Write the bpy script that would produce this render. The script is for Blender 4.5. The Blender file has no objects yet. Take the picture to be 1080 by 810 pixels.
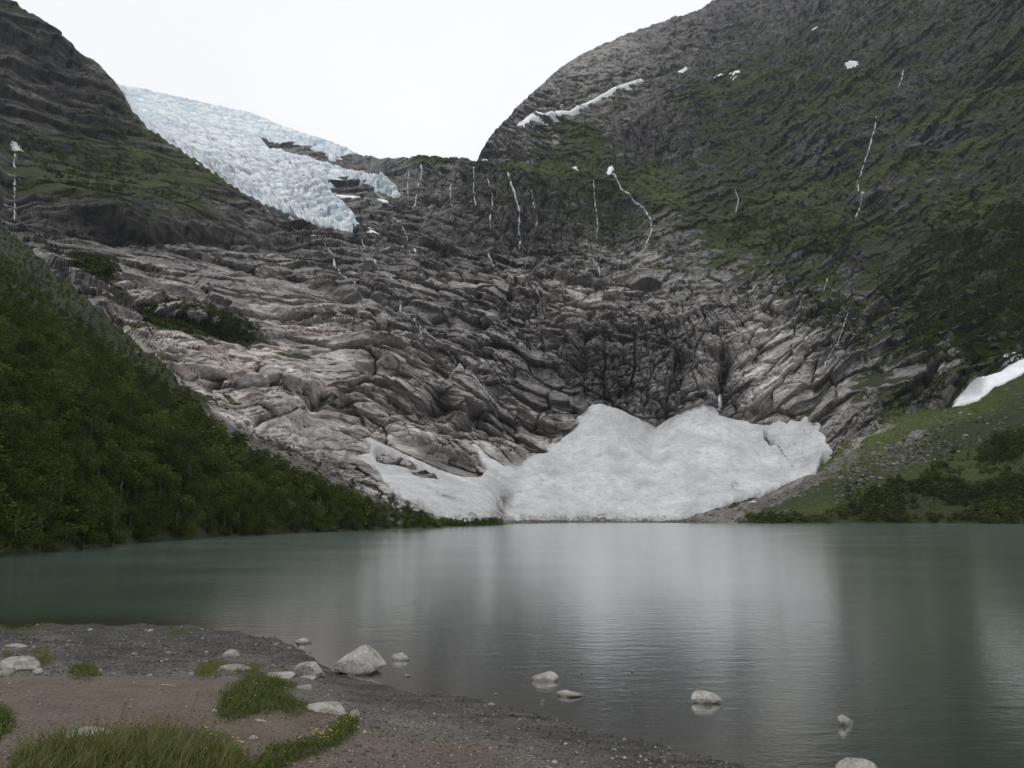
import bpy, math, time
import numpy as np
T0 = time.time()
rng = np.random.default_rng(7)
scene = bpy.context.scene
COL = scene.collection

# ------------------------------------------------------------------ camera, light, exposure
H = 2.8                      # eye height above the lake, metres
F = 800.0                    # focal length in units of a 1080 px wide frame
TH = math.atan(140.0 / F)    # pitch upwards
cam_d = bpy.data.cameras.new("camera")
cam_d.lens = 36.0 * F / 1080.0
cam_d.sensor_width = 36.0
cam_d.clip_start = 0.1
cam_d.clip_end = 20000.0
cam = bpy.data.objects.new("camera", cam_d)
COL.objects.link(cam)
cam.location = (0, 0, H)
cam.rotation_euler = (math.pi / 2 + TH, 0, 0)
scene.camera = cam

SUN_EL, SUN_AZ = math.radians(64), math.radians(222)   # azimuth: clockwise from +Y
world = bpy.data.worlds.new("World")
scene.world = world
world.use_nodes = True
wn, wl = world.node_tree.nodes, world.node_tree.links
wn.clear()
w_out = wn.new("ShaderNodeOutputWorld")
w_bg = wn.new("ShaderNodeBackground")
w_bg.inputs["Strength"].default_value = 0.1
w_sky = wn.new("ShaderNodeTexSky")
w_sky.sky_type = 'NISHITA'
w_sky.sun_disc = False
w_sky.sun_elevation = SUN_EL
w_sky.sun_rotation = SUN_AZ
w_mix = wn.new("ShaderNodeMix"); w_mix.data_type = 'RGBA'
w_mix.inputs[0].default_value = 0.93
w_tc = wn.new("ShaderNodeTexCoord")
w_no = wn.new("ShaderNodeTexNoise"); w_no.inputs["Scale"].default_value = 1.6; w_no.inputs["Detail"].default_value = 4
w_cr = wn.new("ShaderNodeValToRGB")
w_cr.color_ramp.elements[0].position = 0.3; w_cr.color_ramp.elements[0].color = (11.0, 11.05, 11.2, 1)
w_cr.color_ramp.elements[1].position = 0.7; w_cr.color_ramp.elements[1].color = (12.2, 12.2, 12.3, 1)
wl.new(w_tc.outputs["Generated"], w_no.inputs["Vector"])
wl.new(w_no.outputs[0], w_cr.inputs[0])
wl.new(w_sky.outputs[0], w_mix.inputs[6])
wl.new(w_cr.outputs[0], w_mix.inputs[7])
wl.new(w_mix.outputs[2], w_bg.inputs[0])
wl.new(w_bg.outputs[0], w_out.inputs[0])

sd = bpy.data.lights.new("sun", 'SUN')
sd.energy = 1.3
sd.angle = math.radians(13)
sd.color = (1.0, 0.985, 0.96)
sun = bpy.data.objects.new("sun", sd)
COL.objects.link(sun)
sun.rotation_euler = (math.pi / 2 - SUN_EL, 0, math.pi - SUN_AZ)

vs = scene.view_settings
vs.view_transform = 'Standard'; vs.look = 'None'; vs.gamma = 1.0; vs.exposure = -0.13
vs.use_curve_mapping = False
cy = scene.cycles
cy.max_bounces = 5; cy.diffuse_bounces = 2; cy.glossy_bounces = 3; cy.transparent_max_bounces = 8
cy.transmission_bounces = 3; cy.volume_bounces = 0
cy.use_denoising = True

# ------------------------------------------------------------------ projection helpers
CT, ST = math.cos(TH), math.sin(TH)
def rays(px, py):
    """direction per unit of world depth Y, for photograph coordinates of a 1080x810 frame"""
    xc = (np.asarray(px, float) - 540.0) / F
    zc = -(np.asarray(py, float) - 405.0) / F
    dy = CT - zc * ST
    return xc / dy, (ST + zc * CT) / dy
def at(px, py, Y):
    a, b = rays(px, py)
    Y = np.asarray(Y, float)
    return np.stack([a * Y, Y + 0 * a, H + b * Y], -1)
def on_plane(px, py, z):
    a, b = rays(px, py)
    Y = (np.asarray(z, float) - H) / b
    return np.stack([a * Y, Y, H + b * Y], -1)
def to_px(P):
    x, y, z = P[..., 0], P[..., 1], P[..., 2] - H
    d = y * CT + z * ST
    return 540 + F * x / d, 405 - F * (-y * ST + z * CT) / d

# ------------------------------------------------------------------ numpy noise
_perm = np.random.default_rng(1).permutation(256).astype(np.int32)
_perm = np.concatenate([_perm, _perm, _perm])
_g = np.random.default_rng(2).normal(size=(256, 3)).astype(np.float32)
_g /= np.linalg.norm(_g, axis=1)[:, None]
def perlin(p):
    p = p.astype(np.float32)
    i = np.floor(p); f = p - i
    i = (i.astype(np.int64) & 255).astype(np.int32)
    u = f * f * f * (f * (f * 6 - 15) + 10)
    out = 0
    for dx in (0, 1):
        wx = u[:, 0] if dx else 1 - u[:, 0]
        hx = _perm[(i[:, 0] + dx) & 255]
        for dy in (0, 1):
            wy = u[:, 1] if dy else 1 - u[:, 1]
            hy = _perm[hx + ((i[:, 1] + dy) & 255)]
            for dz in (0, 1):
                wz = u[:, 2] if dz else 1 - u[:, 2]
                g = _g[_perm[hy + ((i[:, 2] + dz) & 255)]]
                d = g[:, 0] * (f[:, 0] - dx) + g[:, 1] * (f[:, 1] - dy) + g[:, 2] * (f[:, 2] - dz)
                out = out + wx * wy * wz * d
    return out * 1.6
def fbm(p, o=4, gain=0.5, ridged=False):
    a, s, r = 1.0, 0.0, 0.0
    p = p.copy()
    for k in range(o):
        n = perlin(p + 17.3 * k)
        if ridged: n = 1 - 2 * np.abs(n)
        r = r + a * n; s += a; a *= gain; p = p * 2.03
    return r / s
def cells(p, jitter=0.8, facet=False):
    """nearest and second nearest feature distance, random value of the nearest cell"""
    p = p.astype(np.float32)
    b = np.floor(p - 0.5)
    f1 = np.full(len(p), 9.0, np.float32); f2 = f1.copy(); rv = np.zeros(len(p), np.float32); fc = np.zeros(len(p), np.float32)
    for dx in (0, 1):
        for dy in (0, 1):
            for dz in (0, 1):
                c = b + np.array([dx, dy, dz], np.float32)
                ci = (c.astype(np.int64) & 255).astype(np.int32)
                h = _perm[_perm[_perm[ci[:, 0]] + ci[:, 1]] + ci[:, 2]]
                q = c + 0.5 + jitter * 0.5 * _g[h]
                d = np.sqrt(((p - q) ** 2).sum(1))
                m = d < f1
                f2 = np.where(m, f1, np.minimum(f2, d))
                rv = np.where(m, _perm[h + 7] / 255.0, rv)
                if facet: fc = np.where(m, ((p - q) * _g[_perm[h + 3]]).sum(1), fc)
                f1 = np.where(m, d, f1)
    return (f1, f2, rv, fc) if facet else (f1, f2, rv)
def sstep(a, b, x):
    t = np.clip((x - a) / (b - a), 0, 1)
    return t * t * (3 - 2 * t)
def poly_sd(px, py, poly):
    """signed distance to a closed polygon, negative outside, positive inside"""
    poly = np.asarray(poly, float)
    d = np.full(np.shape(px), 1e9); ins = np.zeros(np.shape(px), bool)
    n = len(poly)
    for i in range(n):
        x0, y0 = poly[i]; x1, y1 = poly[(i + 1) % n]
        ex, ey = x1 - x0, y1 - y0
        t = np.clip(((px - x0) * ex + (py - y0) * ey) / (ex * ex + ey * ey + 1e-9), 0, 1)
        d = np.minimum(d, (px - x0 - t * ex) ** 2 + (py - y0 - t * ey) ** 2)
        if y0 != y1:
            ins ^= ((y0 > py) != (y1 > py)) & (px < ex * (py - y0) / ey + x0)
    d = np.sqrt(d)
    return np.where(ins, d, -d)
def line_d(px, py, pts):
    d = np.full(np.shape(px), 1e9)
    for (x0, y0), (x1, y1) in zip(pts[:-1], pts[1:]):
        ex, ey = x1 - x0, y1 - y0
        t = np.clip(((px - x0) * ex + (py - y0) * ey) / (ex * ex + ey * ey + 1e-9), 0, 1)
        d = np.minimum(d, (px - x0 - t * ex) ** 2 + (py - y0 - t * ey) ** 2)
    return np.sqrt(d)
class RBF:
    def __init__(s, X, v, smooth=0.0):
        s.X = np.asarray(X, float); n = len(s.X)
        A = np.zeros((n + 3, n + 3))
        A[:n, :n] = np.sqrt(((s.X[:, None] - s.X[None]) ** 2).sum(-1)) - smooth * np.eye(n)
        A[:n, n] = 1; A[:n, n + 1:] = s.X; A[n, :n] = 1; A[n + 1:, :n] = s.X.T
        s.w = np.linalg.solve(A, np.concatenate([v, np.zeros(3)]))
    def __call__(s, x, y):
        r = s.w[-3] + s.w[-2] * x + s.w[-1] * y
        for (a, b), w in zip(s.X, s.w):
            r = r + w * np.sqrt((x - a) ** 2 + (y - b) ** 2)
        return r
def blur(a, n):
    for ax in (0, 1):
        for _ in range(2):
            p = np.concatenate([np.repeat(np.take(a, [0], ax), n, ax), a, np.repeat(np.take(a, [-1], ax), n, ax)], ax)
            c = np.cumsum(p, ax)
            c = np.concatenate([np.zeros_like(np.take(c, [0], ax)), c], ax)
            m = a.shape[ax]; k = 2 * n + 1
            a = (np.take(c, range(k, k + m), ax) - np.take(c, range(0, m), ax)) / k
    return a

# ------------------------------------------------------------------ mesh helpers
def mesh_np(name, V, Fc, mat=None, attrs=None, smooth=True, nv=4):
    me = bpy.data.meshes.new(name)
    V = np.asarray(V, np.float32).reshape(-1, 3); Fc = np.asarray(Fc, np.int32).reshape(-1, nv)
    me.vertices.add(len(V)); me.vertices.foreach_set("co", V.ravel())
    me.loops.add(Fc.size); me.loops.foreach_set("vertex_index", Fc.ravel())
    me.polygons.add(len(Fc))
    me.polygons.foreach_set("loop_start", np.arange(0, Fc.size, nv, dtype=np.int32))
    me.polygons.foreach_set("use_smooth", np.full(len(Fc), smooth, bool))
    for k, v in (attrs or {}).items():
        v = np.asarray(v, np.float32)
        if v.ndim == 1:
            at_ = me.attributes.new(k, 'FLOAT', 'POINT'); at_.data.foreach_set("value", v)
        else:
            at_ = me.attributes.new(k, 'FLOAT_COLOR', 'POINT'); at_.data.foreach_set("color", v.ravel())
    if mat: me.materials.append(mat)
    me.update(calc_edges=True)
    return me
def link(name, me, parent=None, loc=None):
    o = bpy.data.objects.new(name, me); COL.objects.link(o)
    if parent: o.parent = parent
    if loc is not None: o.location = loc
    return o
def tag(o, label=None, cat=None, group=None, kind=None):
    if label: o["label"] = label
    if cat: o["category"] = cat
    if group: o["group"] = group
    if kind: o["kind"] = kind
    return o
def grid_faces(nr, nc, keep=None):
    i = np.arange(nr * nc).reshape(nr, nc)
    q = np.stack([i[:-1, :-1], i[:-1, 1:], i[1:, 1:], i[1:, :-1]], -1)
    if keep is not None:
        k = keep[:-1, :-1] | keep[:-1, 1:] | keep[1:, 1:] | keep[1:, :-1]
        q = q[k]
    return q.reshape(-1, 4)
def compact(V, Fc, *A):
    u, inv = np.unique(Fc, return_inverse=True)
    return (V[u], inv.reshape(Fc.shape)) + tuple(a[u] for a in A)
def normals(P):
    du = np.gradient(P, axis=1); dv = np.gradient(P, axis=0)
    n = np.cross(du, dv)
    n /= np.linalg.norm(n, axis=-1)[..., None] + 1e-9
    return n

# ------------------------------------------------------------------ material helpers
class M:
    def __init__(s, name):
        s.m = bpy.data.materials.new(name); s.m.use_nodes = True
        s.t = s.m.node_tree; s.N = s.t.nodes; s.L = s.t.links
        s.N.clear(); s.out = s.N.new("ShaderNodeOutputMaterial")
    def put(s, sock, v):
        if v is None: return
        if isinstance(v, bpy.types.NodeSocket): s.L.new(v, sock)
        else:
            if isinstance(v, (tuple, list)) and len(v) == 3 and sock.type == 'RGBA': v = (*v, 1)
            sock.default_value = v
    def attr(s, n):
        a = s.N.new("ShaderNodeAttribute"); a.attribute_name = n; return a
    def sep(s, c):
        n = s.N.new("ShaderNodeSeparateColor"); s.put(n.inputs[0], c); return n.outputs
    def pos(s):
        return s.N.new("ShaderNodeNewGeometry").outputs["Position"]
    def scale(s, v, k):
        n = s.N.new("ShaderNodeVectorMath"); n.operation = 'MULTIPLY'; s.put(n.inputs[0], v); n.inputs[1].default_value = k if isinstance(k, tuple) else (k, k, k)
        return n.outputs[0]
    def noise(s, vec, sc, det=4, rough=0.55, dist=0.0):
        n = s.N.new("ShaderNodeTexNoise"); s.put(n.inputs["Vector"], vec)
        n.inputs["Scale"].default_value = sc; n.inputs["Detail"].default_value = det
        n.inputs["Roughness"].default_value = rough; n.inputs["Distortion"].default_value = dist
        return n.outputs[0]
    def voro(s, vec, sc, feat='F1', out=0):
        n = s.N.new("ShaderNodeTexVoronoi"); n.feature = feat; s.put(n.inputs["Vector"], vec); n.inputs["Scale"].default_value = sc
        return n.outputs[out]
    def ramp(s, x, *st):
        n = s.N.new("ShaderNodeValToRGB"); s.put(n.inputs[0], x)
        e = n.color_ramp.elements
        while len(e) < len(st): e.new(0.5)
        for k, (p, c) in enumerate(st):
            e[k].position = p; e[k].color = (c, c, c, 1) if not isinstance(c, tuple) else (*c, 1)
        return n.outputs[0]
    def mix(s, f, a, b, mode='MIX'):
        n = s.N.new("ShaderNodeMix"); n.data_type = 'RGBA'; n.blend_type = mode
        s.put(n.inputs[0], f); s.put(n.inputs[6], a); s.put(n.inputs[7], b); return n.outputs[2]
    def math(s, op, a, b=0.0, c=None, clamp=False):
        n = s.N.new("ShaderNodeMath"); n.operation = op; n.use_clamp = clamp
        s.put(n.inputs[0], a); s.put(n.inputs[1], b)
        if c is not None: s.put(n.inputs[2], c)
        return n.outputs[0]
    def bump(s, h, dist, strength=1.0, normal=None):
        n = s.N.new("ShaderNodeBump"); s.put(n.inputs["Height"], h); n.inputs["Distance"].default_value = dist
        n.inputs["Strength"].default_value = strength
        if normal is not None: s.L.new(normal, n.inputs["Normal"])
        return n.outputs[0]
    def bsdf(s, col, rough=0.9, normal=None, spec=0.3, **kw):
        b = s.N.new("ShaderNodeBsdfPrincipled"); s.put(b.inputs["Base Color"], col); s.put(b.inputs["Roughness"], rough)
        b.inputs["Specular IOR Level"].default_value = spec
        if normal is not None: s.L.new(normal, b.inputs["Normal"])
        for k, v in kw.items(): s.put(b.inputs[k.replace('_', ' ')], v)
        s.L.new(b.outputs[0], s.out.inputs[0]); return b

# ================================================================== TERRAIN (mountains, headwall, slopes round the lake)
def talus(px, py):
    a, b = rays(px, py)
    return 28.6 / np.maximum(0.68 * -a - b, 0.055)
shore = [(-250, 48), (-100, 50), (0, 54), (60, 62), (110, 72), (150, 83), (220, 102), (300, 129), (380, 152), (450, 178), (500, 215), (530, 257), (560, 330),
         (600, 372), (660, 378), (720, 372), (760, 345), (830, 335), (900, 331), (1000, 325), (1080, 318), (1250, 300), (1350, 290)]
sh = np.array(shore, float)
def shoreY(px): return np.interp(px, sh[:, 0], sh[:, 1])
cp = []
for x, y in shore:
    P = np.array([(x - 540) / F * y / CT, y, -0.6]); q = to_px(P); cp.append((x, float(q[1]), y))
for x, y in [(0, 540), (0, 500), (0, 400), (0, 300), (100, 530), (100, 500), (100, 400), (60, 340), (200, 530), (200, 500), (200, 440), (-150, 500), (-150, 300), (-250, 500), (-250, 250),
             (300, 510), (-100, 420), (50, 450), (150, 450), (250, 480)]:
    cp.append((x, y, float(talus(x, y))))
cp += [(300, 535, 142), (380, 535, 185), (440, 548, 205), (500, 551, 240), (350, 515, 215), (400, 535, 215),
       (0, 240, 470), (60, 287, 360), (130, 348, 282), (190, 398, 246), (240, 440, 228), (300, 473, 246), (360, 505, 268), (0, 150, 600), (0, 80, 640), (0, -5, 720), (60, 25, 740), (126, 92, 820), (100, 200, 600), (60, 270, 400), (110, 300, 350), (160, 340, 318),
       (200, 370, 290), (250, 400, 290), (200, 250, 600), (240, 190, 760), (180, 150, 800), (300, 230, 820), (300, 300, 580), (300, 400, 350), (270, 440, 258), (330, 465, 290), (400, 490, 330),
       (400, 400, 420), (400, 300, 620), (378, 250, 850), (500, 500, 375), (500, 400, 460), (500, 300, 690), (470, 262, 850), (-150, 150, 480), (-150, 50, 560), (-150, -80, 640), (-250, 100, 400), (-250, -150, 560),
       (440, 175, 1000), (440, 215, 940), (480, 250, 880), (560, 262, 860), (560, 190, 930), (500, 175, 1010), (640, 262, 850), (640, 195, 940), (560, 180, 1000), (620, 180, 1010),
       (600, 440, 470), (600, 330, 570), (600, 290, 680), (692, 449, 490), (700, 440, 500), (700, 330, 560), (700, 300, 640), (700, 270, 740), (760, 425, 500), (810, 450, 470), (800, 330, 550),
       (800, 280, 650), (860, 440, 455), (900, 400, 480), (900, 300, 640),
       (640, 548, 392), (640, 500, 418), (632, 427, 462), (743, 430, 462), (700, 500, 420), (760, 500, 412), (560, 500, 410), (470, 510, 330), (420, 490, 335), (540, 540, 380), (692, 470, 462), (560, 470, 440), (850, 470, 430), (830, 500, 405), (740, 542, 362),
       (545, 130, 1150), (505, 165, 1100), (600, 120, 1130), (600, 70, 1250), (700, 25, 1350), (757, 0, 1450), (700, 100, 1120), (700, 200, 920), (800, 200, 840), (800, 100, 1050), (800, 0, 1400),
       (900, 200, 780), (900, 100, 950), (900, 0, 1150), (1000, 300, 560), (1000, 200, 700), (1000, 100, 850), (1000, 0, 1000), (1080, 385, 410), (1080, 300, 500), (1080, 200, 620), (1080, 100, 740),
       (1080, 0, 860), (1080, -100, 950), (900, -60, 1400), (1000, 425, 400), (1000, 500, 355), (1080, 470, 352), (900, 500, 365), (900, 450, 405), (1250, 0, 650), (1250, 200, 450), (1250, 400, 340), (1330, -160, 700)]
cpa = np.array(cp)
frontY = RBF(cpa[:, :2], np.log(cpa[:, 2]), 3.0)
bk = np.array([(130, 95, 1500), (250, 120, 1650), (370, 160, 1500), (300, 180, 1250), (200, 150, 1300), (350, 200, 1050), (380, 245, 870), (300, 225, 1000), (440, 168, 1020), (440, 175, 1000), (420, 210, 960),
               (440, 215, 940), (400, 240, 870), (400, 167, 1200), (470, 260, 850), (250, 200, 1050), (180, 160, 1150), (100, 60, 1550), (500, 175, 1010)], float)
backY = RBF(bk[:, :2], np.log(bk[:, 2]), 3.0)
SKY = np.array([(-300, -170), (-250, -150), (-60, -60), (0, -3), (22, 8), (28, 14), (50, 25), (62, 33), (78, 45), (90, 62), (104, 72), (120, 86), (128, 92), (160, 97), (190, 104), (215, 110), (265, 122), (310, 138), (345, 150), (372, 162),
                (400, 166), (440, 166), (480, 167), (500, 171), (503, 170), (507, 160), (520, 140), (533, 126), (545, 113), (570, 90), (590, 72), (612, 59), (640, 47), (680, 29), (710, 20), (740, 9), (757, 1), (800, -20),
                (900, -60), (1080, -110), (1350, -160)], float)
cx = np.concatenate([np.linspace(-250, -24, 60), np.arange(-20, 1100.1, 0.78), np.linspace(1104, 1340, 60)])
NC = len(cx); NR = 660
top = np.interp(cx, SKY[:, 0], SKY[:, 1])
_b = np.stack([(cx - 540) / F * shoreY(cx) / CT, shoreY(cx), np.full(NC, -0.6)], -1)
bot = to_px(_b)[1]
tr = np.linspace(0, 1, NR)
PX = np.repeat(cx[None], NR, 0)
PY = bot[None] + (top - bot)[None] * tr[:, None]
spur = [(100, 68), (122, 88), (130, 97), (140, 116), (155, 133), (180, 150), (200, 163), (225, 180), (250, 198), (275, 213), (300, 222), (340, 236), (384, 247), (430, 240), (445, 215), (445, 150), (372, 130), (130, 60)]
wob = 2.0 * np.sin(PX * 0.31) + 1.5 * np.sin(PX * 0.83 + 1)
sdb = poly_sd(PX, PY + .5 * wob * sstep(120, 150, PX) * (PX < 370), spur)
LY = frontY(PX, PY)
lb = backY(PX, PY)
wb = sstep(-1.5, 1.5, sdb)
LY = LY * (1 - wb) + lb * wb
LYs = blur(LY, 5)
keepjump = sstep(14, 5, np.abs(sdb)) * (PX < 370)
LY = LYs * (1 - keepjump) + LY * keepjump
Y = np.exp(LY)
BASE = at(PX, PY, Y)
print("base terrain", round(time.time() - T0, 1))

# region masks, all tied to the ground they describe
talusL = [(-400, -40), (-100, 150), (0, 235), (40, 272), (60, 290), (90, 318), (130, 352), (160, 378), (190, 403), (215, 425), (240, 446), (270, 462), (300, 478), (360, 510), (420, 535), (450, 546), (560, 552), (560, 640), (-400, 760)]
talusR = [(700, 545), (760, 537), (806, 523), (835, 508), (862, 499), (880, 478), (905, 462), (950, 435), (1000, 428), (1060, 396), (1100, 375), (1400, 240), (1400, 640), (600, 640), (600, 551), (690, 549)]
SNOW = [(383, 460), (393, 459), (405, 466), (417, 473), (432, 480), (450, 488), (473, 498), (490, 503), (507, 504), (513, 497), (508, 487), (503, 477), (495, 468), (503, 469), (517, 482), (533, 493), (542, 495), (560, 483),
        (578, 477), (573, 470), (587, 467), (600, 457), (610, 448), (607, 443), (615, 434), (623, 427), (633, 425), (645, 429), (657, 433), (672, 441), (692, 449), (705, 441), (719, 434), (730, 430), (741, 427), (752, 429), (758, 432), (760, 439),
        (772, 441), (784, 444), (794, 448), (808, 450), (820, 444), (828, 446), (833, 441), (841, 443), (846, 437), (851, 436), (855, 444), (861, 442), (866, 448), (864, 455), (872, 461), (870, 467), (878, 475), (866, 485), (861, 497), (846, 503), (833, 507), (806, 521), (789, 526), (775, 530), (755, 538),
        (735, 544), (719, 547), (688, 548.5), (640, 548.5), (590, 548), (540, 548.5), (500, 548), (478, 545), (460, 541), (450, 535), (440, 528), (423, 523), (410, 514), (403, 505), (397, 497), (390, 490), (375, 481), (380, 477), (390, 475), (390, 468)]
HOLE1 = [(398, 477), (405, 476), (412, 478), (424, 482), (437, 488), (440, 492), (430, 491), (420, 489), (408, 488), (400, 485)]
HOLE3 = [(806, 460), (810, 463), (814, 468), (811, 471), (807, 467)]
HOLE2 = [(435, 495), (447, 493), (456, 498), (463, 504), (455, 503), (447, 502), (438, 499)]
sdL = poly_sd(PX, PY, talusL); sdR = poly_sd(PX, PY, talusR)
sdS = np.minimum(poly_sd(PX, PY, SNOW), -poly_sd(PX, PY, HOLE1)); sdS = np.minimum(sdS, -poly_sd(PX, PY, HOLE2)); sdS = np.minimum(sdS, -poly_sd(PX, PY, HOLE3))
flat_pts = BASE.reshape(-1, 3).astype(np.float32)
mL = sstep(-3, 3, sdL); mR = sstep(-6, 6, sdR); mS = sstep(-2, 2.5, sdS)

# hand placed relief: (px, py, rx, ry, rotation deg, metres, + = recessed)
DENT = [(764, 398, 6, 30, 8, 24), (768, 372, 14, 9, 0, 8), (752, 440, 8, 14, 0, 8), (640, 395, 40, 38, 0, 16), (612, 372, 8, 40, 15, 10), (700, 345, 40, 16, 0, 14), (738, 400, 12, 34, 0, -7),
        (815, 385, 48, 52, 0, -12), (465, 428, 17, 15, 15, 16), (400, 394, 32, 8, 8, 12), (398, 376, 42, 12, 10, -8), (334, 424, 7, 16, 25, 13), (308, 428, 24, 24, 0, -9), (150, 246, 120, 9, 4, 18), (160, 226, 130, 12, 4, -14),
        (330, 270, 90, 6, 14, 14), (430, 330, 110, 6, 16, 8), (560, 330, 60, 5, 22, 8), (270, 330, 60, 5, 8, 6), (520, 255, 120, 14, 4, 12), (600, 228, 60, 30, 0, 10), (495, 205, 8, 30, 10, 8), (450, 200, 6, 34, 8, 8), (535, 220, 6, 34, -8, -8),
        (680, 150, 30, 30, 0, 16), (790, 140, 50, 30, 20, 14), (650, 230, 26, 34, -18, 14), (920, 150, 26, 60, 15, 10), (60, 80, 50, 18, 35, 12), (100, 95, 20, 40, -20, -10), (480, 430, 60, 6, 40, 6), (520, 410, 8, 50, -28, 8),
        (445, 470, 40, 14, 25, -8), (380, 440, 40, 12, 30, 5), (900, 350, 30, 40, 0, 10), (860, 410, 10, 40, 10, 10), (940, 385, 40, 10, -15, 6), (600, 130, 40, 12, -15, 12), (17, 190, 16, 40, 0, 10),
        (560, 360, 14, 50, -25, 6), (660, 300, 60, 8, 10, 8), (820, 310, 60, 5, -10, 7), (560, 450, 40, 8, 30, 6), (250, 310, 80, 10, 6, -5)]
def splat(L, PX, PY):
    r = np.zeros(PX.shape)
    for x, y, rx, ry, a, w in L:
        c, s = math.cos(math.radians(a)), math.sin(math.radians(a))
        u = ((PX - x) * c + (PY - y) * s) / rx; v = (-(PX - x) * s + (PY - y) * c) / ry
        r += w * np.exp(-np.minimum(u * u + v * v, 30) ** 1.4)
    return r
wx = 10 * fbm(flat_pts / 34, 3).reshape(PX.shape); wy = 8 * fbm(flat_pts / 34 + 40, 3).reshape(PX.shape)
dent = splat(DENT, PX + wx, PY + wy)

# vegetation cover, coarse map
vx = np.array([-300, 0, 100, 200, 300, 400, 500, 600, 700, 800, 900, 1000, 1100, 1350], float)
vy = np.array([-200, 0, 50, 100, 150, 200, 250, 300, 350, 400, 450, 500, 550, 700], float)
VG = np.array([
 [.4, .4, .3, .3, .3, .3, .3, .2, .1, .3, .4, .5, .6, .6],
 [.5, .4, .3, .3, .3, .3, .3, .15, .08, .2, .4, .5, .6, .6],
 [.6, .3, .5, .3, .3, .3, .3, .12, .15, .48, .5, .55, .6, .7],
 [.7, .2, .35, .3, .3, .3, .3, .35, .45, .58, .52, .5, .6, .7],
 [.8, .55, .75, .5, .2, .15, .35, .55, .42, .46, .5, .5, .6, .7],
 [.9, .55, .95, .75, .3, .15, .5, .75, .72, .6, .42, .55, .7, .8],
 [1, .2, .15, .25, .12, .05, .1, .45, .5, .72, .66, .7, .85, .9],
 [1, 1, .1, .02, .0, .0, .0, .02, .15, .5, .55, .8, .95, .9],
 [1, 1, .5, .2, .05, .02, .0, .0, .0, .1, .5, .85, .95, 1],
 [1, 1, 1, .3, .1, .0, .0, .0, .0, .0, .42, .6, .9, 1],
 [1, 1, 1, .9, .2, .05, .0, .0, .0, .02, .35, .85, 1, 1],
 [1, 1, 1, 1, .6, .3, 0, 0, 0, .3, .7, 1, 1, 1],
 [1, 1, 1, 1, 1, 1, .6, .1, .1, .6, 1, 1, 1, 1],
 [1, 1, 1, 1, 1, 1, .6, .1, .1, .6, 1, 1, 1, 1]])
def vmap(PX, PY, G=VG):
    ix = np.clip(np.searchsorted(vx, PX) - 1, 0, len(vx) - 2); iy = np.clip(np.searchsorted(vy, PY) - 1, 0, len(vy) - 2)
    fx = (PX - vx[ix]) / (vx[ix + 1] - vx[ix]); fy = (PY - vy[iy]) / (vy[iy + 1] - vy[iy])
    fx = np.clip(fx, 0, 1); fy = np.clip(fy, 0, 1)
    return (G[iy, ix] * (1 - fx) + G[iy, ix + 1] * fx) * (1 - fy) + (G[iy + 1, ix] * (1 - fx) + G[iy + 1, ix + 1] * fx) * fy
VSPLAT = [(600, 183, 70, 7, 0, .5), (705, 212, 40, 10, 20, .5), (610, 150, 24, 18, 0, .4), (810, 250, 60, 18, 0, .35), (990, 130, 90, 6, -18, .4), (960, 180, 90, 7, -14, .35), (1020, 225, 60, 10, -12, .4), (790, 90, 60, 8, -20, .3), (880, 105, 60, 7, -25, .3), (840, 200, 50, 8, -15, .3), (190, 345, 46, 7, 14, .9), (250, 355, 24, 9, 10, .8), (100, 290, 30, 11, 30, .9), (340, 275, 30, 5, 12, .5), (580, 182, 44, 6, 2, .9), (455, 172, 22, 5, 5, .7), (640, 205, 40, 20, 15, .3), (310, 380, 18, 4, 5, .5),
          (700, 215, 46, 12, 20, .3), (800, 245, 50, 26, 0, .35), (610, 155, 26, 16, 0, .4), (870, 330, 26, 10, -20, .3), (100, 240, 90, 5, 4, -.8), (60, 75, 60, 26, 35, -.4), (680, 135, 22, 24, 0, -.4),
          (930, 160, 24, 60, 15, -.12), (700, 230, 30, 26, 0, -.15), (850, 160, 30, 14, 10, -.15), (885, 375, 16, 30, 0, -.25), (930, 330, 20, 20, 0, -.25), (560, 100, 30, 30, -40, -.2), (770, 105, 60, 18, -20, .15), (995, 150, 60, 10, -20, -.15),
          (980, 385, 40, 12, -10, -.6), (800, 270, 60, 8, 5, -.25), (750, 260, 60, 30, 10, -.15)]
Vr = vmap(PX + wx, PY + wy) + splat(VSPLAT, PX + wx * .6, PY + wy * .6)
Vr = Vr + .05 * sstep(660, 760, PX) * sstep(30, 100, PY) * sstep(400, 330, PY)
Vr = np.maximum(Vr, mL)

# strata: beds dip to the right on the left and centre, to the left on the right hand mountain
dip = np.interp(PX.ravel(), [0, 250, 380, 520, 620, 760, 900, 1080], [4, 12, 24, 28, 10, -4, -18, -24])
dr = np.radians(dip).astype(np.float32)
fp = flat_pts
Sc = fp[:, 0] * np.sin(dr) + fp[:, 2] * np.cos(dr)
Tc = fp[:, 0] * np.cos(dr) - fp[:, 2] * np.sin(dr)
big = fbm(fp / 110, 4)
mid = fbm(fp / np.array([60, 40, 34]) + 9, 4, 0.55)
warp = fbm(fp / np.array([90, 60, 40]) + 5, 3)
Nb = normals(BASE)
if Nb[300, 700, 1] > 0: Nb = -Nb
rmt0 = (sstep(640, 720, PX) * sstep(340, 270, PY) + sstep(500, 560, PX) * sstep(180, 140, PY)).clip(0, 1).ravel()
disp = 15 * big + 11 * mid * (1 - .45 * rmt0)
hv = BASE.reshape(-1, 3).copy(); hv[:, 2] = 0; hv /= np.linalg.norm(hv, axis=1)[:, None]
DIRN = -hv + .22 * Nb.reshape(-1, 3)
rocky = (1 - mL.ravel()) * (1 - mR.ravel() * .93)
st = 0
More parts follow.
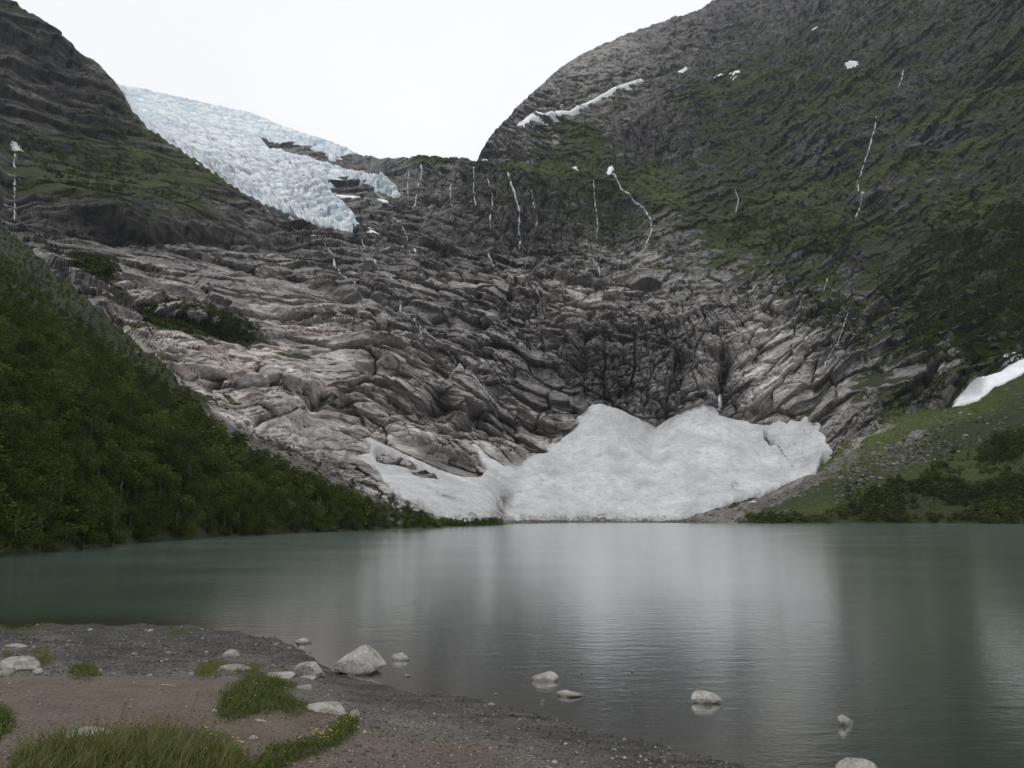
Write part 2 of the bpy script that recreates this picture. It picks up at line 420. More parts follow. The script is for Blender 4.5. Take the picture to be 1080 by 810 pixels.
cliffy = np.clip(splat([(690, 385, 90, 52, 0, 1.2), (540, 225, 110, 34, 4, 1.2), (160, 245, 130, 12, 4, .8), (690, 150, 60, 40, 10, .8), (760, 330, 60, 20, 0, .6)], PX + wx, PY + wy), 0, 1).ravel()
rmt = (sstep(640, 720, PX) * sstep(340, 270, PY) + sstep(500, 560, PX) * sstep(180, 140, PY)).clip(0, 1).ravel() * (1 - .6 * cliffy)
slab = .20 + .85 * sstep(-.28, .34, fbm(np.stack([Tc / 80, fp[:, 1] / 200, Sc / 45], 1) + 13, 3))
slab = slab * (1 - .75 * rmt)
_q = np.stack([Tc / 52 + .35 * (Sc / 40), fp[:, 1] / 260, Sc / 36], 1) + .25 * warp[:, None]
F1 = cells(_q)[2]
_q = np.stack([Tc / 19 + .5 * (Sc / 14), fp[:, 1] / 120, Sc / 12], 1) + .2 * warp[:, None] + 5
F2 = cells(_q)[2]
for L, amp, k in ((40, .26, 0), (17, .36 * (1 - .35 * rmt), 1), (8.0, .40 * slab, 2), (4.0, .28 * slab, 3)):
    ph = (Sc + 6 * warp + 0.22 * L * perlin(np.stack([Tc / (2.4 * L), fp[:, 1] / (6 * L), Sc / (1.5 * L)], 1) + k * 11) + L * (.9 * F1 + (.3 * F2 if k > 0 else 0))) / L
    fr = ph - np.floor(ph)
    li = np.floor(ph)
    h = _perm[(li.astype(np.int64) & 255)] / 255.0
    m = sstep(-.25, .30, perlin(np.stack([Tc / (5 * L), fp[:, 1] / (12 * L), Sc / (2.0 * L)], 1) + 31 * k + 3))
    prof = np.where(fr < .76, 1 - .62 * fr / .76, np.where(fr < .84, .38 - .75 * (fr - .76) / .08, np.where(fr < .95, -.37, -.37 + 1.37 * (fr - .95) / .05)))
    st = st + amp * L * m * prof * (.35 + .9 * h) * (1 - .72 * cliffy)
# blocks and joints
for (a, b, amp) in ((38, 14, 5.0 * (1 - .4 * rmt)), (14, 6.0, 2.4 * slab), (5., 2.6, .8 * slab)):
    q = np.stack([Tc / a + .4 * warp, fp[:, 1] / (5 * a), Sc / b], 1) + .18 * mid[:, None]
    f1, f2, rv, fc_ = cells(q, .8, True)
    st = st + (1 - .7 * cliffy) * (amp * (rv - .5) * 1.3 + amp * 1.5 * fc_ - amp * 1.0 * sstep(.11, 0, f2 - f1))
for (a, b, amp) in ((26, 60, 6.5), (10, 24, 3.0), (4, 9, 1.2)):
    q = np.stack([Tc / a + .3 * warp, fp[:, 1] / (6 * a), Sc / b], 1) + .25 * mid[:, None] + 19
    f1, f2, rv, fc_ = cells(q, .8, True)
    st = st + cliffy * (amp * (rv - .5) * 1.4 + amp * 1.3 * fc_ - amp * 1.2 * sstep(.12, 0, f2 - f1))
rid = fbm(fp / np.array([16, 60, 9]) + 77, 4, .6, True)
st = st + 1.3 * rid * slab
st = st * (1 - .0 * sstep(680, 780, PX.ravel()) * sstep(330, 270, PY.ravel()))
st = st * (1 - .85 * sstep(9, 1, np.abs(sdb.ravel())) * (PX.ravel() < 372) * (PX.ravel() > 110))
smooth_zone = splat([(640, 45, 130, 40, -25, .45), (60, 170, 120, 40, 10, .5), (200, 200, 80, 30, 20, .35)], PX, PY).ravel()
vamp = 1 - .45 * np.clip(Vr.ravel() * 1.3 - .5, 0, 1)
rgul = fbm(np.stack([(fp[:, 0] + .35 * fp[:, 2]) / 16, fp[:, 1] / 40, fp[:, 2] / 90], 1) + 3, 4, .55, True)
rgul2 = fbm(np.stack([(fp[:, 0] + .5 * fp[:, 2]) / 55, fp[:, 1] / 120, fp[:, 2] / 130], 1) + 33, 3, .5, True)
rm = sstep(560, 680, PX).ravel() * sstep(330, 250, PY).ravel() + sstep(430, 450, PX).ravel() * sstep(640, 620, PX).ravel() * sstep(268, 258, PY).ravel() * sstep(165, 185, PY).ravel()
rm = np.clip(rm, 0, 1)
disp = disp + rocky * (st * vamp * (1 - np.clip(smooth_zone, 0, .8)) * (1 - .35 * rm) + rm * (5.0 * rgul + 11 * rgul2))
disp = disp - dent.ravel() * rocky
lobe = fbm(fp / 7.0 + 50, 4, .6)
disp_t = 5 * fbm(fp / 60 + 8, 3) + 1.6 * fbm(fp / 18 + 18, 3) + 1.2 * lobe
mm = np.maximum(mL, mR).ravel()
disp = disp * (1 - mm) + disp_t * mm
sh_fade = sstep(0.0, 0.03, (bot[None] - PY) / 400).ravel() + .0
disp = disp * sh_fade
snow_dm = mS.ravel()
disp = disp * (1 - .93 * snow_dm) - 5.0 * snow_dm
hol = np.maximum(np.maximum(poly_sd(PX, PY, HOLE1), poly_sd(PX, PY, HOLE2)), poly_sd(PX, PY, HOLE3)).ravel()
nearsnow = sstep(-14, -4, sdS.ravel()) * sstep(600, 560, PX.ravel())
disp = np.where(snow_dm > .5, disp, disp * (1 - nearsnow) + np.minimum(disp, 1.0) * nearsnow)
disp = disp + 6.0 * sstep(-.5, 2.0, hol)
edge = sstep(0, .03, 1 - tr)[:, None].repeat(NC, 1).ravel()
sk_soft = np.where(wb.ravel() > .5, .75, 1.0)          # far ice field: keep its horizon calm
disp = disp * (1 - .92 * sstep(4.5, 1.5, np.abs(sdb.ravel())) * (PX.ravel() < 372) * (PX.ravel() > 110))
disp = np.clip(disp, -60, 40) * (edge * .45 + .55) * sk_soft
near = np.clip(Y.ravel() / 250, .25, 1)
DIRN = DIRN * (1 - mm[:, None]) + Nb.reshape(-1, 3) * mm[:, None]
SURF = BASE + (DIRN * (disp * near)[:, None]).reshape(BASE.shape)
Ns = normals(SURF)
if Ns[300, 700, 1] > 0: Ns = -Ns
print("displaced terrain", round(time.time() - T0, 1))

# colour masks
n1 = fbm(fp / 26 + 21, 5, .6).reshape(PX.shape); n2 = fbm(fp / 6.5 + 61, 3, .6).reshape(PX.shape)
nz = Ns[..., 2]
n3 = fbm(np.stack([Tc / 60, fp[:, 1] / 140, Sc / 15], 1) + 71, 5, .62).reshape(PX.shape)
veg = sstep(.30, .66, Vr + .30 * n1 + .18 * n2 + .75 * n3 + .55 * (blur(nz, 1) - .5) * (1 - mm.reshape(PX.shape)))
scree = sstep(0, 1, splat([(300, 488, 50, 14, 32, 1.6), (390, 528, 50, 11, 28, 1.6), (245, 455, 34, 12, 40, 1.5), (330, 480, 75, 20, 26, 1.4), (420, 520, 50, 14, 28, 1.3), (820, 524, 60, 5, -24, 1.0), (885, 490, 34, 8, -30, .6), (262, 448, 30, 8, 30, 1.), (960, 470, 60, 14, -25, .5), (880, 440, 16, 30, 20, .9)], PX + wx * .5, PY + wy * .5) + .5 * n2)
flatg = sstep(6, 0, np.abs(PY - 551)) * sstep(520, 545, PX) * sstep(770, 730, PX)
veg = veg * (1 - np.clip(.75 * scree + flatg, 0, 1)) * (1 - mS)
grass_b = np.clip(splat([(705, 212, 40, 10, 20, .5), (990, 130, 90, 6, -18, .5), (960, 180, 90, 7, -14, .5), (1020, 225, 60, 10, -12, .5), (790, 90, 60, 8, -20, .3), (880, 105, 60, 7, -25, .3), (840, 205, 50, 8, -15, .4), (870, 300, 20, 30, 0, .3), (580, 182, 46, 8, 2, 1.), (610, 160, 28, 18, 0, .45), (700, 195, 36, 14, 10, .55), (790, 250, 46, 30, 0, .35), (60, 185, 60, 22, 10, .4), (170, 180, 90, 22, 12, .35), (930, 460, 90, 20, -26, .9), (1000, 500, 90, 20, -10, .5), (860, 535, 60, 8, -10, .5), (380, 505, 40, 9, 25, .7),
                           (1040, 425, 60, 10, -22, .7), (460, 172, 30, 6, 0, .6), (880, 490, 20, 12, -40, .6), (1000, 130, 60, 10, -20, .3), (870, 220, 60, 30, 0, .3), (690, 90, 60, 14, -20, .4), (470, 548, 60, 4, 0, .7), (300, 500, 60, 12, 25, .3)], PX, PY) + .35 * n1 + .25 * n3 + .06 + .0 * sstep(560, 700, PX) * sstep(330, 280, PY), 0, 1)
tone = 1 + .35 * n1 + .3 * n2 + splat([(240, 300, 160, 60, 12, .25), (180, 360, 100, 40, 40, .7), (330, 400, 120, 50, 20, .45), (420, 420, 80, 60, 30, .3), (815, 385, 50, 55, 0, .55), (850, 310, 60, 20, 0, .35), (640, 390, 60, 60, 0, -.35),
        (150, 248, 160, 12, 4, -.35), (520, 220, 120, 40, 0, -.3), (690, 150, 60, 50, 0, -.25), (900, 150, 200, 110, 0, -.2), (650, 50, 110, 40, -25, .1), (500, 450, 70, 50, 20, .15), (780, 215, 30, 30, 0, .2), (980, 200, 60, 20, 0, .3),
        (742, 400, 12, 40, 0, .35), (815, 385, 40, 45, 0, .3), (690, 350, 40, 14, 0, -.3), (110, 285, 60, 10, 40, .5), (560, 310, 120, 30, 10, .1), (90, 90, 30, 30, 0, .2)], PX, PY)
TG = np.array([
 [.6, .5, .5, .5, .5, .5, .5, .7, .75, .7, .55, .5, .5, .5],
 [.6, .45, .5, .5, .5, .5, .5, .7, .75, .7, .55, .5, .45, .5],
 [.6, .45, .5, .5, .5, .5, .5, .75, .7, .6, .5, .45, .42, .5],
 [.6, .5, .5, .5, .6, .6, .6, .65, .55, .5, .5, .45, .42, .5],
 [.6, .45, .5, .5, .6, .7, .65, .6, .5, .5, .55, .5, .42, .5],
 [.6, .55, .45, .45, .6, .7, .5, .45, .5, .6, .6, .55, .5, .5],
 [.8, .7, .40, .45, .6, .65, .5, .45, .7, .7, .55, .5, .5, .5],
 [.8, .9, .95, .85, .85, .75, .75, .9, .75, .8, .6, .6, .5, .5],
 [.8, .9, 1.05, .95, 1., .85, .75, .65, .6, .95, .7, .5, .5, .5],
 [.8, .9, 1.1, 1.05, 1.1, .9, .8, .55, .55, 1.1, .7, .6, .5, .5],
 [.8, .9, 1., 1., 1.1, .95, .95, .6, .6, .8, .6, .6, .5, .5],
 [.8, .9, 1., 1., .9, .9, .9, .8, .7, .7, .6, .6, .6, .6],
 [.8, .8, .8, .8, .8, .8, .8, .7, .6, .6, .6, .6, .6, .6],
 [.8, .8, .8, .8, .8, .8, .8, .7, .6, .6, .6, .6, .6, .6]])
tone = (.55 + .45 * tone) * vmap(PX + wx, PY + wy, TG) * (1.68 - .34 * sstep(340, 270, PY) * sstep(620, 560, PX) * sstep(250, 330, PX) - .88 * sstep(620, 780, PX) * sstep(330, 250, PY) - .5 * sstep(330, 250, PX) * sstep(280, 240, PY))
# vertical water stains on the headwall and wall
stn = fbm(np.stack([fp[:, 0] / 6, fp[:, 1] / 20, fp[:, 2] / 70], 1) + 90, 3, .6).reshape(PX.shape)
tone = tone - .55 * sstep(.05, .5, stn) * (1 - veg)
tone = tone * (1 - .35 * sstep(.2, .9, dent / 16))  # not stains: shade of the hand placed recesses, put into the rock tone
warm = np.clip(.35 + .5 * n1 + splat([(330, 400, 140, 70, 20, .5), (560, 310, 140, 30, 10, .25), (200, 380, 80, 60, 30, .4), (560, 470, 90, 30, 0, .3), (815, 385, 50, 55, 0, -.1)], PX, PY), 0, 1) * (1 - .6 * sstep(600, 760, PX) * sstep(320, 250, PY))
warm = np.where(wb > .5, .1, warm)
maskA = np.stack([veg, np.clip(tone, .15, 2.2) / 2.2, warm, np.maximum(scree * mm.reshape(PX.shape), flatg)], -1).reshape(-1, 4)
maskB = np.stack([grass_b, n2 * .5 + .5, mm.reshape(PX.shape), np.ones(PX.shape)], -1).reshape(-1, 4)

mt = M("mountain_rock_and_turf")
A = mt.sep(mt.attr("cover").outputs["Color"]); Aa = mt.attr("cover").outputs["Alpha"]
B = mt.sep(mt.attr("turf").outputs["Color"])
pos = mt.pos()
bed = mt.attr("bed").outputs["Color"]
nf = mt.noise(pos, .30, 5, .65); nm = mt.noise(pos, .05, 4, .6)
sq = mt.noise(mt.scale(bed, (3.5, 3.5, 22)), 1.0, 6, .68, .3)
sk = mt.noise(mt.scale(bed, (8, 8, 60)), 1.0, 4, .6, .5)
cw = mt.noise(mt.scale(bed, (2.2, 2.2, 5)), 1.0, 4, .6)
rock = mt.mix(A[2], (.158, .156, .156), (.250, .218, .196))
rock = mt.mix(mt.ramp(sq, (.46, 0.0), (.68, .9)), rock, (.44, .43, .415))
rock = mt.mix(mt.ramp(sk, (.36, .48), (.50, 0.0)), rock, (.065, .062, .060))
rock = mt.mix(mt.ramp(cw, (.36, .55), (.50, 0.0)), rock, (.085, .080, .078))
bw = mt.noise(mt.scale(bed, (1.1, 1.1, 1.6)), 1.0, 5, .68, .6)
rock = mt.mix(mt.ramp(bw, (.40, .42), (.52, 0.0)), rock, (.062, .062, .064))
rock = mt.mix(mt.ramp(nf, (.30, .6), (.48, 0.0)), rock, (.050, .048, .046))
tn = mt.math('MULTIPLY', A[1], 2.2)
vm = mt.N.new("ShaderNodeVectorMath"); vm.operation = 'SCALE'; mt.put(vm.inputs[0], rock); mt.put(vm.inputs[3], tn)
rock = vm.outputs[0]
scr = mt.mix(mt.voro(mt.scale(pos, .9), 1.0, 'F1', 1), (.10, .094, .086), (.30, .28, .26), 'MIX')
scr = mt.mix(mt.ramp(mt.noise(pos, .9, 3), (.4, 0.), (.7, 1.)), (.06, .055, .047), (.20, .188, .17))
g1 = mt.mix(B[0], (.026, .037, .012), (.105, .138, .024))
g1 = mt.mix(mt.ramp(mt.noise(pos, .22, 4, .65), (.35, .0), (.7, .8)), g1, (.056, .058, .022))
g1 = mt.mix(mt.ramp(mt.noise(pos, 1.1, 3, .7), (.4, .8), (.6, .0)), g1, (.016, .023, .010))
rs = mt.mix(Aa, rock, scr)
vmk = mt.math('ADD', A[0], mt.math('MULTIPLY', mt.math('ADD', mt.math('SUBTRACT', sk, .5), mt.math('SUBTRACT', nf, .5)), 1.5))
vmk = mt.ramp(vmk, (.38, 0.), (.62, 1.))
colr = mt.mix(vmk, rs, g1)
bm = mt.bump(mt.noise(mt.scale(bed, (12, 12, 95)), 1.0, 4, .65, .4), 1.3, .8)
bm = mt.bump(mt.noise(pos, .8, 5, .7), 1.2, .9, bm)
mt.bsdf(colr, .88, bm, .25)
ROCKMAT = mt.m

# rows behind the skyline so that every ridge is a body with a far side
nb_ = 10
backrows = []; 
for k in range(1, nb_ + 1):
    q = SURF[-1].copy(); s_ = k / nb_
    q[:, 1] *= 1 + .5 * s_; q[:, 0] *= 1 + .5 * s_
    q[:, 2] = SURF[-1][:, 2] * (1 - .55 * s_ ** 1.3) - 10 * k * .3
    backrows.append(q)
FULL = np.concatenate([SURF, np.array(backrows)], 0)
mA = np.concatenate([maskA.reshape(NR, NC, 4), np.repeat(maskA.reshape(NR, NC, 4)[-1:], nb_, 0)], 0).reshape(-1, 4)
mB = np.concatenate([maskB.reshape(NR, NC, 4), np.repeat(maskB.reshape(NR, NC, 4)[-1:], nb_, 0)], 0).reshape(-1, 4)
bed_ = np.stack([Tc, fp[:, 1], Sc, 100 + 0 * Sc], -1).reshape(NR, NC, 4) / 100
mC = np.concatenate([bed_, np.repeat(bed_[-1:], nb_, 0)], 0).reshape(-1, 4)
fullF = grid_faces(NR + nb_, NC)
# split into named pieces of terrain by where each face lies
rid_ = np.zeros((NR + nb_, NC), int)                       # 1 rock_wall
pxf = np.concatenate([PX, np.repeat(PX[-1:], nb_, 0)]); pyf = np.concatenate([PY, np.repeat(PY[-1:], nb_, 0)])
def inside(poly): return poly_sd(pxf, pyf, poly) > 0
rid_[:] = 1
rid_[inside([(-400, 300), (0, 232), (140, 262), (280, 262), (300, 240), (330, 233), (250, 198), (122, 86), (100, -300), (-400, -300)])] = 2
rid_[inside([(503, 100), (503, 172), (560, 178), (640, 196), (660, 262), (720, 285), (860, 300), (880, 380), (880, 470), (1100, 372), (1500, 230), (1500, -400), (503, -400)])] = 3
rid_[inside(talusL)] = 4
rid_[inside(talusR)] = 5
fid = rid_.reshape(-1)[fullF[:, 0]]
for k, nme, lab in ((1, "rock_wall", "bare grey and pinkish rock wall below the glacier, layered slabs down to the snow"), (2, "mountain", "dark mountain spur with a green shelf beside the glacier"),
                    (3, "mountain", "high dark mountain streaked with turf, its summit ridge out of frame"), (4, "hill", "wooded slope running down to the lake below the dark spur"),
                    (5, "hill", "green slope of grass, rubble and low scrub beside the snow field")):
    ff = fullF[fid == k]
    v_, f_, a_, b_, c_ = compact(FULL.reshape(-1, 3), ff, mA, mB, mC)
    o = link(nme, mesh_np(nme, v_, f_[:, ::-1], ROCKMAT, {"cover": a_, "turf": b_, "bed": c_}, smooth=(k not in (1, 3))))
    tag(o, lab, None, None, 'structure')
print("terrain meshes", round(time.time() - T0, 1))

SOFT = blur(SURF, 3)
def surf(px, py, soft=False):
    """point of the terrain seen at photograph coordinates (vectorised, bilinear)"""
    S = SOFT if soft else SURF
    px = np.asarray(px, float); py = np.asarray(py, float)
    ci = np.interp(px, cx, np.arange(NC)); t_ = np.interp(px, cx, top); b_ = np.interp(px, cx, bot)
    ri = np.clip((py - b_) / (t_ - b_) * (NR - 1), 0, NR - 1.001)
    c0 = np.clip(ci.astype(int), 0, NC - 2); r0 = ri.astype(int)
    fc = (ci - c0)[..., None]; fr = (ri - r0)[..., None]
    return (S[r0, c0] * (1 - fc) + S[r0, c0 + 1] * fc) * (1 - fr) + (S[r0 + 1, c0] * (1 - fc) + S[r0 + 1, c0 + 1] * fc) * fr

# ================================================================== ICE AND SNOW
def patch(name, poly, mat, holes=(), thick=3.0, edge=3.0, step=.8, rough=None, wobble=1.2, lift=None, soft=True, attrs=None, pad=4, updir=(0, -.62, .78)):
    """a body of snow or ice lying on the terrain inside a traced outline; its rim dips into the rock"""
    pl = np.array(poly, float)
    x0, y0 = pl.min(0) - pad; x1, y1 = pl.max(0) + pad
    gx = np.arange(x0, x1 + step, step); gy = np.arange(y0, y1 + step, step)
    X_, Y_ = np.meshgrid(gx, gy)
    Yc = np.maximum(Y_, np.interp(X_, cx, top) + .3)
    Yc = np.minimum(Yc, np.interp(X_, cx, bot) - .2)
    P = surf(X_, Yc, soft)
    sd_ = poly_sd(X_, Y_, pl)
    for h in holes: sd_ = np.minimum(sd_, -poly_sd(X_, Y_, h))
    w1 = fbm(np.stack([X_.ravel() / 5, Y_.ravel() / 5, 0 * X_.ravel()], 1) + 3, 3, .6).reshape(X_.shape)
    sd_ = sd_ + wobble * w1
    up = np.array(updir)
    h = thick * (1 - np.exp(-np.maximum(sd_, 0) / edge)) - thick * 1.0 * np.clip(-sd_ / 2.0, 0, 1) - .4
    if lift is not None: h = h + lift(X_, Y_, P)
    if rough is not None: h = h + rough(P.reshape(-1, 3), X_, Y_) * sstep(-1, 4, sd_)
    V = P + up * h[..., None]
    keep = sd_ > -2.2
    fc = grid_faces(len(gy), len(gx), keep)
    at_ = {}
    if attrs: at_ = attrs(P, X_, Y_, sd_)
    names = list(at_)
    r = compact(V.reshape(-1, 3), fc, *[at_[k] for k in names])
    me = mesh_np(name, r[0], r[1], mat, {k: r[2 + i] for i, k in enumerate(names)})
    return link(name, me)

# old avalanche snow
ms = M("old_snow")
p = ms.pos()
D = ms.attr("dirt").outputs["Fac"]
c = ms.mix(ms.ramp(ms.noise(p, .06, 5, .6), (.35, 0.), (.65, 1.)), (.36, .365, .37), (.54, .545, .555))
c = ms.mix(ms.ramp(ms.noise(ms.scale(p, (.35, .35, .9)), 1., 5, .7), (.46, 0.), (.70, .7)), c, (.30, .297, .29))
dk = ms.math('ADD', D, ms.math('MULTIPLY', ms.math('ADD', ms.math('SUBTRACT', ms.noise(p, .7, 5, .7), .5), ms.math('SUBTRACT', ms.noise(ms.scale(p, (.10, .06, .22)), 1., 5, .7, .8), .5)), 1.5))
c = ms.mix(ms.ramp(dk, (.42, 0.), (.75, 1.)), c, (.10, .085, .075))
c = ms.mix(ms.ramp(ms.noise(ms.scale(p, (.16, .1, .3)), 1., 6, .72), (.52, 0.), (.66, .5)), c, (.27, .26, .25))
c = ms.mix(ms.ramp(ms.voro(p, .32), (.05, .8), (.09, 0.)), c, (.12, .11, .10))
ms.bsdf(c, .7, ms.bump(ms.noise(p, .5, 5, .65), .9, .7), .25)
def snow_rough(P, X_, Y_):
    n = 1.6 * fbm(P / 26 + 4, 4, .55) + .55 * fbm(P / np.array([9, 9, 3.5]) + 14, 3, .55, True)
    lob = splat([(835, 470, 45, 28, 10, 1.)], X_, Y_).ravel()
    n = n + lob * 3.2 * fbm(P / 9 + 44, 4, .6, True)
    n = n + splat([(590, 520, 90, 16, 10, 2.5), (690, 500, 100, 12, -12, 2.0), (640, 470, 30, 30, 0, 3.0), (745, 470, 34, 30, 0, 3.0), (692, 470, 12, 40, 0, -3.0), (535, 535, 14, 10, 0, -2.5), (610, 500, 60, 5, -25, -1.2), (700, 525, 70, 5, 8, -1.2), (800, 480, 5, 26, -30, -1.5)], X_, Y_).ravel()
    return n.reshape(X_.shape)
def snow_attr(P, X_, Y_, sd_):
    d = splat([(822, 480, 22, 1.6, 50, .6), (600, 470, 60, 2, -38, .2), (670, 520, 70, 2.5, 6, .25), (720, 470, 40, 2, 50, .2), (790, 470, 40, 2.5, 30, .25), (560, 510, 50, 2, -15, .3), (440, 505, 40, 2, 22, .35), (531, 537, 8, 10, 0, .6), (772, 519, 9, 9, 0, .5), (545, 527, 30, 3, -10, .3), (770, 503, 18, 3, -12, .28), (855, 446, 7, 9, 20, .7), (470, 525, 18, 3, 20, .55), (800, 465, 5, 10, -40, .35), (640, 547, 120, 2, 0, .35), (500, 545, 40, 3, 0, .35), (418, 500, 18, 3, 25, .3),
               (840, 480, 28, 3, 12, .35), (850, 462, 20, 2, 30, .35), (620, 500, 60, 3, -20, .12), (700, 480, 60, 5, 15, .1)], X_, Y_)
    d = d + .35 * np.exp(-np.maximum(sd_, 0) / 1.2)
    return {"dirt": d.ravel()}
snow = patch("snow_field", SNOW, ms.m, (HOLE1, HOLE2, HOLE3), 4.5, 1.6, .7, snow_rough, .6, attrs=snow_attr, lift=lambda X_, Y_, P: -1.5 * sstep(540, 480, X_) - 1.6 * sstep(800, 840, X_))
tag(snow, "large grey-white avalanche snow cone with two peaks at the foot of the rock wall", "snow field")

mw = M("clean_snow")
p = mw.pos()
c = mw.mix(mw.ramp(mw.noise(p, .12, 4, .6), (.35, 0.), (.7, 1.)), (.62, .64, .66), (.82, .83, .85))
c = mw.mix(mw.ramp(mw.noise(p, .5, 5, .75), (.60, 0.), (.74, .7)), c, (.25, .23, .21))
mw.bsdf(c, .7, mw.bump(mw.noise(p, .6, 3), .4, .6), .25)
GS = "snow patches left on the mountainsides"
patches = [
 ("long snow patch lying on the grassy slope above the shore scrub", [(1003, 430), (1008, 422), (1015, 417), (1025, 410), (1035, 404), (1045, 399), (1055, 395), (1061, 389), (1056, 384), (1060, 378), (1068, 374), (1080, 369), (1110, 356), (1110, 380), (1084, 391), (1072, 400), (1060, 407), (1045, 414), (1030, 422), (1015, 427)], 2.0, 1.2),
 ("long thin snow streak along the ledge under the summit ridge", [(544, 132), (550, 128), (558, 122), (566, 120), (575, 123), (585, 119), (600, 117), (612, 111), (622, 107), (636, 103), (650, 97), (662, 92), (680, 85), (664, 95), (650, 101), (634, 107), (620, 112), (606, 118), (592, 122), (578, 126), (562, 128), (552, 132)], 4.2, .7),
 ("snow tatter in the gully above the forked stream", [(640, 184), (642, 178), (646, 174), (648, 178), (645, 184), (642, 186)], 3, 1),
 ("tiny snow fleck at the end of the bright green ledge", [(603, 181), (606, 179), (610, 180), (607, 182)], 2.5, 1),
 ("snow sliver where the saddle meets the summit ridge", [(504, 174), (510, 171), (518, 171), (512, 174), (507, 176)], 3, 1),
 ("small wedge of snow above the summit streak's right end", [(714, 81), (720, 77), (725, 74), (724, 78), (718, 81)], 3, 1),
 ("left fleck of the pair high on the turf slope", [(754, 85), (758, 82), (762, 81), (759, 84)], 3, 1),
 ("right and wider fleck of the pair high on the turf slope", [(769, 83), (775, 80), (783, 79), (781, 82), (774, 84)], 3, 1),
 ("lens of snow alone on the high dark face", [(892, 67), (896, 65), (904, 65), (903, 67), (896, 68)], 3.4, 1),
 ("highest speck of snow near the top of the frame", [(858, 37), (861, 35), (864, 35), (863, 38), (860, 38)], 3.2, 1),
 ("snow tongue at the top of the thin fall on the spur", [(12, 147), (15, 145), (20, 150), (25, 157), (21, 158), (15, 153)], 2.8, 1),
 ("flat snow wedge on bare slabs under the headwall", [(535, 289), (541, 289), (549, 291), (556, 293), (552, 295), (544, 293)], 2.2, 1),
 ("snow shred on slabs below the ice tongue tip", [(424, 259), (431, 260), (438, 263), (444, 266), (438, 267), (430, 263)], 2.2, 1),
 ("snow strip curving under the right edge of the ice", [(349, 203), (356, 205), (368, 208), (378, 210), (386, 212), (376, 213), (364, 211), (353, 207)], 2.5, 1),
 ("snow scrap beside the small stream right of the ice", [(396, 210), (402, 212), (410, 214), (408, 217), (401, 215)], 2.5, 1),
 ("lowest snow shred just below the ice tongue", [(388, 243), (394, 244), (400, 248), (396, 249), (390, 247)], 2.2, 1),
 ("snow plug stuck in the dark chimney above the snow field", [(755, 428), (757, 418), (760, 413), (763, 417), (762, 425), (760, 431)], 5, 1),
 ("small white strip of snow below the snow field's right foot", [(788, 530), (796, 527), (805, 522), (800, 527), (792, 531)], 1.6, 1),
]
for lab, pl, th, ed in patches:
    tag(patch("snow_patch", pl, mw.m, (), th, ed, .6, None, .7, updir=(0, -.85, .5)), lab, "snow patch", GS)

# glacier
mg = M("glacier_ice")
p = mg.pos()
cr = mg.attr("crevasse").outputs["Fac"]
c = mg.mix(mg.ramp(mg.noise(p, .02, 4, .6), (.35, 0.), (.65, 1.)), (.66, .72, .765), (.86, .88, .895))
c = mg.mix(mg.ramp(cr, (.15, 0.), (.8, .55)), c, (.38, .52, .61))
c = mg.mix(mg.ramp(mg.noise(p, .10, 5, .75), (.58, 0.), (.75, .75)), c, (.33, .34, .35))
mg.bsdf(c, .55, mg.bump(mg.noise(p, .16, 5, .7), 4., 1.), .3)
GL = [(116, 70), (128, 90), (160, 95), (190, 102), (215, 108), (265, 120), (310, 136), (345, 148), (372, 160), (376, 163), (362, 167), (348, 168), (340, 160), (325, 155), (300, 151), (277, 146),
      (285, 156), (300, 160), (320, 167), (340, 173), (356, 178), (375, 185), (400, 190), (418, 198), (424, 207), (414, 210), (398, 203), (385, 196), (366, 192), (354, 194), (349, 200), (354, 210), (364, 217), (372, 226), (381, 242), (372, 246), (340, 240), (300, 226), (250, 202), (200, 168), (150, 134), (130, 104)]
def gl_rough(P, X_, Y_):
    q = P / np.array([24, 44, 24])
    f1, f2, rv = cells(q + .5 * fbm(P / 60, 3)[:, None])
    f1b, f2b, rvb = cells(P / np.array([13, 22, 13]) + 9)
    s = sstep(130, 200, Y_.ravel()) * .6 + .4
    r = 7 * (rv - .5) - 9 * sstep(.25, 0, f2 - f1) + 4 * (rvb - .5) - 4.5 * sstep(.25, 0, f2b - f1b) + 5 * fbm(P / 11, 4, .65, True)
    return (r * s).reshape(X_.shape)
def gl_attr(P, X_, Y_, sd_):
    Pf = P.reshape(-1, 3)
    f1, f2, rv = cells(Pf / np.array([24, 44, 24]) + .5 * fbm(Pf / 60, 3)[:, None])
    f1b, f2b, rvb = cells(Pf / np.array([13, 22, 13]) + 9)
    c_ = np.clip(sstep(.25, 0, f2 - f1) + .6 * sstep(.25, 0, f2b - f1b) + .35 * fbm(Pf / 40, 3), 0, 1)
    return {"crevasse": c_}
gl = patch("glacier", GL, mg.m, (), 16, 3, .6, gl_rough, 1.5, attrs=gl_attr, pad=3, updir=(0, -.93, .35))
tag(gl, "broken blue-white glacier spilling over the skyline between spur and saddle", "glacier")
print("ice and snow", round(time.time() - T0, 1))

